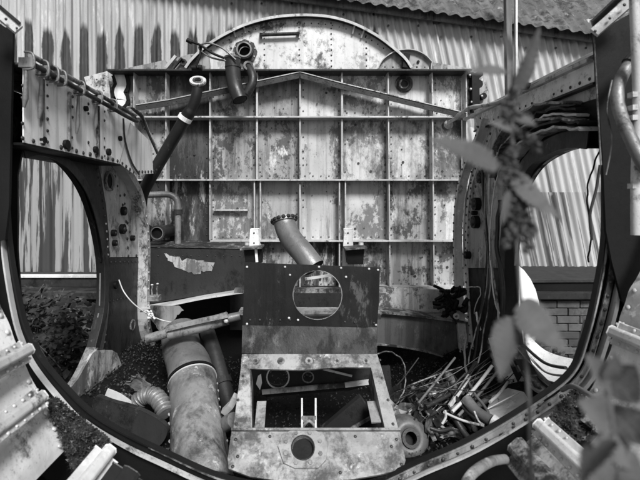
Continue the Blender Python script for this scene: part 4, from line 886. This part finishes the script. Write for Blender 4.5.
# big duct
bd = thing('large_duct', 'fat dented metal duct lying left of the pedestal', 'duct')
dp = [(181, 335, 2.25), (184, 352, 2.1), (190, 372, 1.96), (193, 384, 1.9), (194, 405, 1.8), (197, 428, 1.70), (203, 490, 1.50)]
dr = [.088, .092, .095, .098, .098, .100, .106]
pth = spline([P(*q) for q in dp], 8); rs = []
for i in range(len(pth)):
    t_ = i/(len(pth)-1)*(len(dr)-1); j = min(int(t_), len(dr)-2); rs.append(dr[j]+(dr[j+1]-dr[j])*(t_-j)+.004*noise.noise((i*.3, 0, 1)))
def dented(pth, rs, name, parent, m, i0, i1):
    mb = MB(); mb.tube(pth[i0:i1], rs[i0:i1], m, 40)
    for i, v_ in enumerate(mb.v):
        v_ += Vector(noise.noise_vector(v_*6))*.016+Vector(noise.noise_vector(v_*15))*.006+Vector(noise.noise_vector(v_*40))*.0015
    return mb.build(name, parent)
dented(pth, rs, 'duct_section', bd, 'tube_grey', 0, 22); dented(pth, [r+.004 for r in rs], 'duct_section', bd, 'duct_metal', 22, len(pth))
mb = MB(); c = pth[22]; d_ = (pth[23]-pth[21]).normalized(); mb.ring(c-d_*.012, d_, .094, .112, 'black_metal', 40, .012); mb.ring(c+d_*.004, d_, .096, .110, 'bare_edge', 40, .006); mb.build('seam_band', bd)
mb = MB(); u_ = Vector((1, 0, 0)); 
for sg in (-1, 1):
    mb.sweep([p+u_*sg*(r_+.004) for p, r_ in zip(pth[23:], rs[23:])], [(-.006, -.003), (.006, -.003), (.006, .008), (-.006, .008)], u_, 'frame_dark')
    for i in range(24, len(pth), 3): mb.rivet(pth[i]+u_*sg*(rs[i]+.010), u_*sg, .008, 'rivet_light')
    mb.build('seam', bd); mb = MB()
tr = thing('torn_rail', 'battered light tube slanting across the top of the fat duct', 'rail')
mb = MB(); mb.tube(spline([P(147, 339, 2.0), P(170, 332, 2.0), P(171, 331, 2.0)], 3), .022, 'pedestal_light', 14); mb.tube(spline([P(168, 333, 2.0), P(200, 326, 2.02), P(228, 318, 2.05)], 4), .032, 'frame_grey', 14); mb.tube([P(226, 319, 2.05), P(240, 316, 2.06)], .022, 'tube_grey', 12); mb.rivet(P(226, 321, 2.0), TOCAM, .012, 'rivet_light'); mb.build('tube', tr)
mb = MB(); mb.sweep(spline([P(166, 329, 1.96), P(195, 322, 1.97), P(228, 315, 1.99)], 4), [(-.012, -.002), (.012, -.002), (.012, .003), (-.012, .003)], UY, 'pedestal_light'); mb.build('torn_lip', tr)
mb = MB(); mb.tube(spline([P(x, y, Y) for x, y, Y in ((206, 328, 2.2), (214, 352, 2.1), (222, 380, 2.0), (230, 410, 1.9), (233, 440, 1.8))], 6), .038, 'tube_dark', 16); mb.ring(P(222, 380, 2.0), P(230, 410, 1.9)-P(222, 380, 2.0), .036, .046, 'frame_dark', 18, .03)
tag(mb.build('slim_duct'), 'slim dark tube between the fat duct and the pedestal', 'tube')
mb = MB(); mb.sweep([P(224, 412, 1.75), P(231, 405, 1.72), P(236, 396, 1.7)], [(-.012, -.02), (.012, -.02), (.012, .02), (-.012, .02)], UY, 'bare_edge'); mb.tube(spline([P(220, 432, 1.75), P(226, 424, 1.7), P(234, 420, 1.66)], 4), .03, 'tube_grey', 12)
tag(mb.build('clamp_bracket'), 'small bright clamp bracket against the pedestal left leg', 'bracket')
# ribbed hose
mb = MB(); hpth = spline([P(x, y, Y) for x, y, Y in ((138, 402, 1.85), (145, 396, 1.85), (154, 396, 1.84), (161, 403, 1.80), (166, 414, 1.76))], 14)
mb.tube(hpth, [.030+.010*math.sin(i*1.35) for i in range(len(hpth))], 'tube_grey', 18)
tag(mb.build('ribbed_hose'), 'ribbed flexible hose curling beside the fat duct', 'hose')
# black cushion board
mb = MB(); bpd = spline([P(x, y, 1.62) for x, y in ((92, 403), (97, 397), (112, 402), (140, 410), (164, 424), (167, 434), (160, 445), (150, 446), (128, 437), (108, 425), (96, 414))], 4, True); mb.plate(bpd, .022, 'frame_dark', (), UY)
tag(mb.build('torn_board', None, .008), 'flat black torn board wedged behind the lower left ring', 'board')
mb = MB(); mb.sweep(spline([P(x, y, 1.85) for x, y in ((106, 393), (118, 398), (130, 406), (137, 408))], 4), [(-.02, -.002), (.02, -.002), (.02, .006), (-.02, .006)], UY, 'bare_edge'); mb.rivets(P(118, 385, 1.88), P(135, 402, 1.85), .03, TOCAM, .007, 'rivet_dark')
tag(mb.build('bent_strip'), 'bright bent metal strip beside the ribbed hose', 'strip')

# shard of torn plate between left frame and duct, gas fitting
mb = MB(); mb.plate(jag([P(x, y, 2.5) for x, y in ((150, 306), (178, 306), (184, 310), (177, 315), (172, 322), (170, 332), (160, 330), (150, 318))], .004, 4, 3), .006, 'frame_grey', (), UY)
tag(mb.build('torn_plate'), 'torn grey plate end under the left cross beam', 'plate')
mb = MB(); mb.box(P(149, 298, 2.35), P(160, 298, 2.35), .05, .03, 'pedestal_light'); 
for x in (152, 157): mb.tube([P(x, 296, 2.35), P(x, 286, 2.35)], .007, 'frame_grey', 8)
mb.rivet(P(152, 285, 2.35), UZ, .009, 'rivet_light'); mb.rivet(P(157.5, 284, 2.35), UZ, .009, 'rivet_light')
tag(mb.build('terminal_block', None, .002), 'small pale terminal block with two pins beside the left flange', 'fitting')
mb = MB(); mb.tube(spline([P(x, y, Y) for x, y, Y in ((119, 280, 2.25), (124, 292, 2.2), (134, 304, 2.2), (148, 314, 2.25), (165, 321, 2.3), (192, 325, 2.2))], 6), .0035, 'bare_edge', 6)
rr = random.Random(5)
for q in range(12): p = P(150+rr.uniform(-3, 3), 315+rr.uniform(-3, 3), 2.25); mb.tube([p, p+Vector((rr.uniform(-.02, .02), -.01, rr.uniform(-.02, .02)))], .006, 'skin_light', 6)
tag(mb.build('frayed_wire'), 'thin pale wire with frayed knot hanging from the left frame', 'wire')

# ================================================================== DEBRIS HEAP right of the pedestal
rods = [((447, 374), (462, 398), 1.95, 1.85, .020, 'tube_grey'), ((405, 390), (432, 442), 2.0, 1.7, .013, 'tube_dark'), ((413, 388), (440, 438), 2.0, 1.7, .013, 'tube_grey'), ((421, 385), (448, 436), 1.98, 1.68, .012, 'tube_dark'),
        ((434, 376), (452, 404), 2.0, 1.85, .006, 'bare_edge'), ((440, 376), (458, 404), 2.0, 1.85, .005, 'frame_grey'), ((492, 366), (452, 412), 1.9, 1.7, .007, 'bare_edge'), ((497, 372), (458, 416), 1.9, 1.7, .006, 'tube_grey'),
        ((443, 412), (484, 426), 1.66, 1.62, .005, 'rib_metal'), ((445, 410), (442, 424), 1.66, 1.64, .005, 'rib_metal'), ((474, 411), (484, 425), 1.65, 1.62, .004, 'rib_metal'), ((466, 399), (492, 421), 1.74, 1.62, .022, 'tube_grey'), ((490, 402), (508, 382), 1.7, 1.85, .006, 'rib_metal'),
        ((436, 392), (422, 400), 1.9, 1.85, .008, 'bare_edge'), ((402, 418), (470, 380), 1.8, 1.95, .004, 'frame_grey'), ((408, 424), (478, 392), 1.75, 1.9, .003, 'frame_grey'), ((420, 380), (436, 420), 1.9, 1.75, .007, 'tube_dark'), ((430, 428), (452, 428), 1.66, 1.64, .008, 'tube_dark'), ((470, 372), (500, 350), 2.0, 2.1, .01, 'tube_dark'), ((456, 420), (470, 440), 1.66, 1.6, .012, 'tube_dark'), ((416, 398), (446, 430), 1.8, 1.68, .006, 'frame_grey'), ((450, 390), (476, 420), 1.82, 1.66, .009, 'tube_dark')]
for i, ((xa, ya), (xb, yb), Ya, Yb, r, m) in enumerate(rods):
    mb = MB(); a_, b_ = P(xa, ya, Ya), P(xb, yb, Yb); md = a_.lerp(b_, .5)+Vector((random.uniform(-.01, .01), 0, random.uniform(-.012, .0)))
    mb.tube(spline([a_, md, b_], 5), r, m, 12)
    lab = {'rib_metal': 'pale angle rod in the tangled heap right of the pedestal', 'bare_edge': 'bright bare rod in the tangled heap right of the pedestal', 'tube_grey': 'grey tube lying in the tangled heap right of the pedestal', 'tube_dark': 'dark tube lying in the tangled heap right of the pedestal', 'frame_grey': 'thin dull rod in the tangled heap right of the pedestal'}[m]
    tag(mb.build('scrap_rod'), lab, 'rod', 'scrap rods heaped right of the pedestal: '+m.replace('_', ' '))
rr = random.Random(12)
for i in range(60):
    x0, y0 = rr.uniform(395, 470), rr.uniform(385, 432); x1, y1 = x0+rr.uniform(20, 75), y0-rr.uniform(5, 45)
    if x1 > 520: x1 = 520-rr.uniform(0, 10)
    if y0 > 455-(x0-400)*.2: y0 = 430
    Y0, Y1 = rr.uniform(1.68, 1.9), rr.uniform(1.85, 2.15)
    mb = MB(); a_, b_ = P(x0, y0, Y0), P(x1, y1, Y1); md = a_.lerp(b_, .5)+Vector((rr.uniform(-.03, .03), rr.uniform(-.03, .03), rr.uniform(-.03, .035)))
    mb.tube(spline([a_, md, b_], 8), rr.choice((.0015, .002, .003)), rr.choice(('frame_grey', 'frame_dark', 'frame_dark', 'tube_grey')), 5)
    tag(mb.build('loose_wire'), 'loose thin wire in the tangled heap right of the pedestal', 'wire', 'loose wires in the heap')
rr = random.Random(77); fam = ['dull scrap bar fanned out in the dim heap between pedestal and right frame']
for i in range(34):
    if i % 2: x0, y0 = rr.uniform(398, 470), rr.uniform(372, 405); ln = rr.uniform(25, 60); an = rr.uniform(50, 68)
    else: x0, y0 = rr.uniform(395, 460), rr.uniform(400, 436); ln = rr.uniform(25, 62); an = rr.uniform(-60, -25)
    x1, y1 = x0+ln*math.cos(math.radians(an)), y0+ln*math.sin(math.radians(an)); lim = 452-(x1-420)*.42
    if y1 > lim: y1 = lim
    if x0 < 402 and y0 > 410: x0 += 12
    r = rr.choice((.004, .005, .007, .010, .013)); m = rr.choice(('tube_dark', 'tube_grey', 'frame_grey', 'tube_dark', 'rib_metal')) if r < .01 else rr.choice(('tube_dark', 'tube_grey'))
    mb = MB(); a_, b_ = P(x0, y0, rr.uniform(1.85, 2.0) if i % 2 else rr.uniform(1.7, 1.78)), P(x1, y1, rr.uniform(1.66, 1.72) if i % 2 else rr.uniform(1.85, 2.0))
    if rr.random() < .35: mb.box(a_, b_, r*2.4, r*1.2, m, up=UY)
    else: mb.tube([a_, b_], r, m, 10)
    w_ = ('thick' if r > .009 else 'thin')+' '+{'tube_dark': 'black', 'tube_grey': 'grey', 'frame_grey': 'stained', 'rib_metal': 'pale'}[m]
    tag(mb.build('scrap_bar'), w_+' scrap bar '+('sloping down to the right' if i % 2 else 'sloping up to the right')+' in the heap beside the pedestal', 'bar', w_+' scrap bars sloping '+('down' if i % 2 else 'up'))
rr = random.Random(91)
for i, (x, y, Y, sz) in enumerate(((410, 412, 1.8, 16), (432, 424, 1.72, 14), (452, 432, 1.66, 12), (470, 396, 1.85, 16), (440, 392, 1.92, 15), (392, 396, 1.95, 13), (482, 380, 1.95, 14), (424, 402, 1.85, 12), (142, 386, 1.95, 14), (160, 398, 1.9, 11), (128, 398, 1.9, 12), (238, 436, 1.72, 9))):
    c = P(x, y, Y); w_ = sz/F*Y; u_ = Vector((rr.uniform(.5, 1), rr.uniform(-.5, .5), rr.uniform(-.7, .7))).normalized(); v_ = Vector((rr.uniform(-.4, .4), rr.uniform(-.7, .1), 1)); v_ = (v_-u_*v_.dot(u_)).normalized(); nn = u_.cross(v_); vs = []; N_ = 9
    ed = [rr.uniform(.75, 1.15) for _ in range(4*N_)]
    for a_ in range(N_+1):
        for b_ in range(N_+1):
            s_x, s_y = a_/N_*2-1, b_/N_*2-1; k_ = ed[(a_*3+b_) % len(ed)] if max(abs(s_x), abs(s_y)) > .95 else 1
            vs.append(c+u_*w_*s_x*k_+v_*w_*.6*s_y*k_+nn*w_*(.35*s_x*s_x*rr.choice((1, 1.1))+.12*noise.noise((s_x*2, s_y*2, i))))
    mb = MB(); mb.add(vs, [(a_*(N_+1)+b_, a_*(N_+1)+b_+1, (a_+1)*(N_+1)+b_+1, (a_+1)*(N_+1)+b_) for a_ in range(N_) for b_ in range(N_)], ('apron_grey', 'panel_rust', 'frame_grey', 'frame_dark')[i % 4])
    o = mb.build('torn_scrap'); sm_ = o.modifiers.new('thickness', 'SOLIDIFY'); sm_.thickness = .003
    right = x > 300; tn = ('grey', 'rusty', 'pale', 'black')[i % 4]; tag(o, tn+' torn bent scrap of sheet metal '+('in the heap right of the pedestal' if right else 'beside the fat duct at lower left'), 'scrap', tn+' torn scraps '+('in the right heap' if right else 'beside the duct'))
# loops of cable
for i, (pts, r, m, lab) in enumerate((
    (((377, 354, 1.75), (392, 352, 1.8), (404, 365, 1.85), (405, 385, 1.85), (396, 405, 1.8)), .003, 'frame_grey', 'thin looping cable bowing out from the pedestal right leg'),
    (((466, 333, 2.1), (465, 360, 2.0), (470, 385, 1.85), (488, 412, 1.65)), .006, 'tube_grey', 'long grey cable sweeping down into the scrap heap'),
    (((480, 150, 2.2), (484, 200, 2.2), (487, 260, 2.15), (480, 320, 2.1), (472, 372, 2.0)), .007, 'tube_dark', 'thick dark cable hanging down the right frame'),
    (((492, 150, 2.0), (489, 200, 2.05), (492, 260, 2.05), (497, 300, 2.0), (499, 330, 1.95)), .006, 'rib_metal', 'pale cable hanging down the right frame to the scrap heap'),
    (((497, 152, 2.0), (492, 210, 2.03), (490, 250, 2.05), (495, 300, 2.0), (503, 318, 1.95)), .004, 'bare_edge', 'thin bright wire hanging beside the pale cable'),
    (((486, 160, 2.1), (485, 215, 2.1), (490, 280, 2.05), (484, 330, 2.0), (478, 365, 1.95)), .004, 'frame_grey', 'dull wire hanging between dark and pale cables'),
    (((484, 230, 2.1), (488, 262, 2.1), (484, 300, 2.05), (472, 345, 2.0), (468, 365, 1.95)), .0035, 'frame_grey', 'crooked lower wire crossing the right frame'),
    (((500, 200, 1.95), (497, 240, 1.97), (503, 290, 1.92), (501, 340, 1.9)), .010, 'tube_dark', 'rubbery dark hose along the right arch'),
    (((466, 288, 2.3), (478, 287, 2.25), (481, 292, 2.2), (476, 304, 2.2), (474, 314, 2.2)), .003, 'rib_metal', 'short hooked wire sticking out of the right frame'),
    (((476, 312, 2.15), (478, 322, 2.12), (481, 330, 2.1)), .006, 'white_gel', 'small white hook on the right frame'),
    (((448, 124, 2.6), (460, 114, 2.3), (472, 107, 2.1), (492, 104, 1.95), (520, 92, 1.75)), .010, 'rib_metal', 'pale bent rod reaching from bulkhead to right rail'),
    (((600, 150, 1.5), (590, 175, 1.5), (587, 200, 1.52), (591, 235, 1.5), (588, 262, 1.5)), .003, 'frame_dark', 'twisted wire hanging across the right opening'))):
    mb = MB(); pth = spline([P(*p) for p in pts], 8)
    for j, p in enumerate(pth): p += Vector(noise.noise_vector((j*.35, i*3.1, 0)))*.006
    mb.tube(pth, r, m, 8); tag(mb.build('cable'), lab, 'cable')
mb = MB(); mb.disc(P(446, 126, 2.72), TOCAM, .03, 'panel_rust', .05, 12); tag(mb.build('bolt_boss'), 'rusty round boss at the end of the pale bent rod', 'fitting')
# scrap castings
mb = MB(); c = P(409, 438, 1.68); nd = Vector((.1, -1, .5)).normalized(); prof = []
u_ = nd.orthogonal().normalized(); v_ = nd.cross(u_)
for r_, h_ in ((.088, -.05), (.080, 0), (.060, .02), (.042, .022), (.030, .01), (.029, -.02)): prof.append([c+nd*h_+(u_*math.cos(2*math.pi*j/32)+v_*math.sin(2*math.pi*j/32))*r_ for j in range(32)])
mb.add([p for l in prof for p in l], [(i*32+j, i*32+(j+1) % 32, (i+1)*32+(j+1) % 32, (i+1)*32+j) for i in range(5) for j in range(32)], 'apron_grey', True); mb.disc(c-nd*.02, nd, .029, 'black_metal', .002, 20)
mb.ring(c+nd*.012, nd, .024, .036, 'tube_dark', 20, .015); tag(mb.build('flanged_cover'), 'round pale casting with dark hub beside the pedestal right leg', 'casting')
mb = MB(); pth = spline([P(x, y, Y) for x, y, Y in ((388, 402, 1.85), (396, 410, 1.82), (408, 415, 1.8), (420, 415, 1.8))], 6); mb.sweep(pth, [(-.02, -.003), (.012, -.003), (.012, .03), (-.02, .03)], UY, 'rib_metal')
tag(mb.build('curved_flange'), 'curved light flange above the round casting', 'flange')
mb = MB(); ps = [P(x, y, Y) for x, y, Y in ((486, 412, 1.72), (492, 396, 1.85), (508, 388, 1.85), (524, 392, 1.75), (530, 402, 1.65), (516, 412, 1.6), (500, 420, 1.6))]; cc = P(508, 403, 1.72)-UZ*.02
mb.add(ps+[cc], [(i, (i+1) % 7, 7) for i in range(7)], 'skin_light'); mb.tube([ps[0]+UZ*.01, P(520, 392, 1.72)], .003, 'bare_edge', 6)
tag(mb.build('crumpled_sheet'), 'crumpled grey metal sheet right of the scrap heap', 'sheet')
mb = MB(); c0 = P(478, 420, 1.6); mb.ring(P(492, 420, 1.61), Vector((.6, -.6, -.3)), .010, .024, 'skin_light', 16, .02); tag(mb.build('tube_collar'), 'small bright collar on the scrap tube end', 'collar')

# white object outside the right opening
wt = thing('white_fairing', 'smooth white rounded fairing seen outside the right opening', 'fairing')
mb = MB(); ny, nx = 14, 20; vs = []
c0 = P(499, 310, 2.9)
for i in range(ny+1):
    ph = math.pi*i/ny
    for j in range(nx): th_ = 2*math.pi*j/nx; vs.append(c0+Vector((.25*math.sin(ph)*math.cos(th_), .25*math.sin(ph)*math.sin(th_), .36*math.cos(ph))))
mb.add(vs, [(i*nx+j, i*nx+(j+1) % nx, (i+1)*nx+(j+1) % nx, (i+1)*nx+j) for i in range(ny) for j in range(nx)], 'white_gel', True)
mb.build('shell', wt); mb = MB(); mb.box(c0-UZ*.3, Vector((c0.x, c0.y, .0)), .06, .06, 'frame_dark', up=UY); mb.build('stand', wt)
# pale curved skin outside at the foot of right opening (folded ribs)
mb = MB()
for k in range(4):
    a_ = P(505+k*4, 330+k*3, 2.35); b_ = P(575-k*3, 392-k*8, 1.95); md = a_.lerp(b_, .5)-UZ*(.14-.03*k)+UX*.02
    mb.tube(spline([a_, md, b_], 8), .006+.002*(k % 2), ('bare_edge', 'frame_dark')[k % 2], 8)
sa = spline([P(500, 330, 2.4), P(525, 385, 2.2), P(560, 405, 2.0)], 8); sb = spline([P(515, 318, 2.4), P(545, 350, 2.3), P(590, 362, 2.1)], 8)
mb.add(sa+sb, [(i, i+1, len(sa)+i+1, len(sa)+i) for i in range(len(sa)-1)], 'skin_light', True)
tag(mb.build('curved_cowling'), 'pale curved ribbed cowling lying outside the right opening', 'cowling')

# ================================================================== BRAMBLES beyond the left opening
def bramble(cx, cy, cz, rx, ry, rz, nleaf, seed):
    rr = random.Random(seed); t = thing('bramble', 'x', 'shrub', 'brambles outside the left opening'); mb = MB()
    for q in range(nleaf):
        while True:
            d = Vector((rr.uniform(-1, 1), rr.uniform(-1, 1), rr.uniform(-1, 1)))
            if d.length < 1: break
        if noise.noise((d.x*2.2+seed, d.y*2.2, d.z*2.2)) < -.12: continue
        p = Vector((cx+d.x*rx, cy+d.y*ry, cz+d.z*rz)); L = rr.uniform(.03, .075); w_ = L*.32
        a_ = Vector((rr.gauss(0, 1), rr.gauss(0, .7)-.3, rr.gauss(-.2, .6))).normalized(); s2 = a_.cross(Vector((rr.gauss(0, .4), rr.gauss(-.4, .4), 1))).normalized(); up = s2.cross(a_)
        mb.add([p, p+a_*L*.35+s2*w_-up*w_*.25, p+a_*L*.75+s2*w_*.6-up*w_*.3, p+a_*L-up*w_*.6, p+a_*L*.75-s2*w_*.6-up*w_*.3, p+a_*L*.35-s2*w_-up*w_*.25, p+a_*L*.5], [(0, 1, 6), (1, 2, 6), (2, 3, 6), (3, 4, 6), (4, 5, 6), (5, 0, 6)], 'leaf_dark')
    mb.build('foliage', t); mb = MB()
    for q in range(9):
        p = Vector((cx+rr.uniform(-.15, .15), cy+rr.uniform(-.1, .1), 0)); e_ = Vector((cx+rr.uniform(-1, 1)*rx*.8, cy+rr.uniform(-1, 1)*ry*.8, cz+rr.uniform(.2, .9)*rz)); mb.tube(spline([p, p.lerp(e_, .5)+Vector((rr.uniform(-.1, .1), 0, .15)), e_], 6), [.007, .003], 'stem_grey', 6)
    mb.build('stem', t); return t
bl = ['bushy dark bramble outside the left opening, nearest its left rim', 'bushy dark bramble in the middle beyond the left opening', 'dark bramble beyond the left opening, against its right rim', 'low dark bramble deep at the bottom of the left opening']
for i, (x, y, z, a_, b_, c_, nl) in enumerate(((-2.25, 3.1, .42, .45, .35, .60, 1500), (-1.85, 3.0, .40, .4, .35, .62, 1500), (-1.5, 2.75, .38, .33, .3, .60, 1200), (-1.75, 2.5, .25, .5, .3, .42, 1300))):
    bramble(x, y, z+.12, a_, b_, c_*1.12, int(nl*2.2), 30+i)['label'] = bl[i]
for i, (x, y, z, a_, b_, c_, nl) in enumerate(((1.9, 3.3, .3, .5, .35, .40, 1000),)):
    t = bramble(x, y, z, a_, b_, c_, nl, 50+i); t['label'] = 'low dark bramble under the ledge beyond the right opening'; del t['group']

# ================================================================== NETTLES close to the lens
def leaf(mb, base, tip, side, wd, m, curl=.25, teeth=13, sag=.12):
    base, tip = Vector(base), Vector(tip); ax = tip-base; L = ax.length; ax.normalize(); side = Vector(side); side = (side-ax*side.dot(ax)).normalized(); up = side.cross(ax).normalized(); n = teeth*2; vs = []
    for i in range(n+1):
        t_ = i/n; hw = wd*(math.sin(math.pi*min(1, t_**.72))**.85)*(1-.25*t_); hw *= 1.0 if i % 2 == 0 else .84
        c_ = base+ax*L*t_-up*sag*L*t_*t_
        for s2 in (-1, -.5, 0, .5, 1): vs.append(c_+side*hw*s2+up*(abs(s2)*hw*curl+.09*wd*abs(s2)*math.sin(i*2.6-abs(s2)*2.6))+ax*(0 if i % 2 else .0)*s2)
    mb.add(vs, [(i*5+j, i*5+j+1, i*5+5+j+1, i*5+5+j) for i in range(n) for j in range(4)], m, True)
def nettle(stem, leaves, flowers, label, r=.0017):
    t = thing('nettle', label, 'plant'); mb = MB(); sp_ = spline([P(*p) for p in stem], 8); mb.tube(sp_, [r*1.0, r*1.3], 'stem_grey', 8); mb.build('stem', t)
    for (bx, by, tx, ty, wd, Y, sd) in leaves:
        mb = MB(); b_, t_ = P(bx, by, Y), P(tx, ty, Y*.97); q = min(sp_, key=lambda p: (p-b_).length); mb.tube([q, b_], .0007, 'stem_grey', 6); leaf(mb, b_, t_, sd, wd/F*Y*.70, 'leaf_grey'); mb.build('leaf', t)
    rr = random.Random(8)
    for (x0, y0, x1, y1, Y) in flowers:
        mb = MB(); pth = spline([P(x0, y0, Y), P((x0+x1)/2+3, (y0+y1)/2, Y), P(x1, y1, Y)], 7); mb.tube(pth, .0005, 'stem_grey', 5)
        for p in pth:
            for q in range(7): c_ = p+Vector((rr.gauss(0, .0022), rr.gauss(0, .0022), rr.gauss(0, .002))); mb.rivet(c_, Vector((rr.gauss(0, 1), rr.gauss(0, 1), rr.gauss(0, 1))), .0024, 'leaf_grey')
        mb.build('flower_tassel', t)
NY = .42
nettle([(513, 60, NY), (512, 120, NY), (514, 200, NY), (519, 280, NY), (526, 360, NY*.98), (530, 430, NY*.96), (532, 560, NY*.94)],
       [(498, 168, 434, 133, 26, NY*.95, (0, .5, 1)), (512, 95, 548, 24, 20, NY, (1, .3, .4)), (507, 72, 468, 68, 12, NY, (0, .6, 1)), (512, 62, 506, 30, 8, NY, (1, .3, 0)), (514, 170, 556, 222, 24, NY, (1, .5, .5)),
        (517, 318, 494, 378, 34, NY*.93, (1, .4, 0)), (521, 300, 562, 352, 34, NY*.93, (1, .3, .3)), (512, 110, 536, 128, 10, NY, (0, .4, 1)), (512, 130, 490, 120, 9, NY, (0, .4, 1)), (515, 190, 498, 225, 14, NY, (1, .5, 0))],
       [(513, 100, 500, 122, NY), (513, 150, 500, 185, NY), (514, 160, 508, 215, NY), (514, 170, 532, 205, NY), (515, 185, 527, 250, NY), (514, 190, 520, 240, NY), (514, 130, 538, 150, NY), (513, 115, 528, 120, NY), (514, 150, 492, 170, NY), (515, 200, 505, 245, NY), (516, 205, 534, 235, NY), (513, 90, 504, 108, NY)],
       'tall blurred nettle with hanging flower tassels in front of the right frame')
nettle([(622, 560, .34), (616, 480, .34), (612, 430, .34), (606, 380, .34)],
       [(608, 395, 638, 365, 34, .34, (0, .4, 1)), (610, 420, 582, 402, 30, .34, (.3, .3, 1)), (612, 425, 626, 470, 44, .34, (1, .3, 0)), (614, 440, 576, 478, 36, .33, (1, .4, .6)), (610, 385, 590, 356, 22, .34, (1, .3, .6)), (606, 384, 618, 352, 22, .34, (1, .2, 0)), (614, 430, 646, 412, 34, .34, (.2, .3, 1)), (618, 470, 648, 484, 40, .33, (.2, .3, 1)), (616, 465, 590, 500, 36, .33, (1, .3, .3))],
       [], 'blurred leafy nettle filling the bottom right corner', .002)
finish()
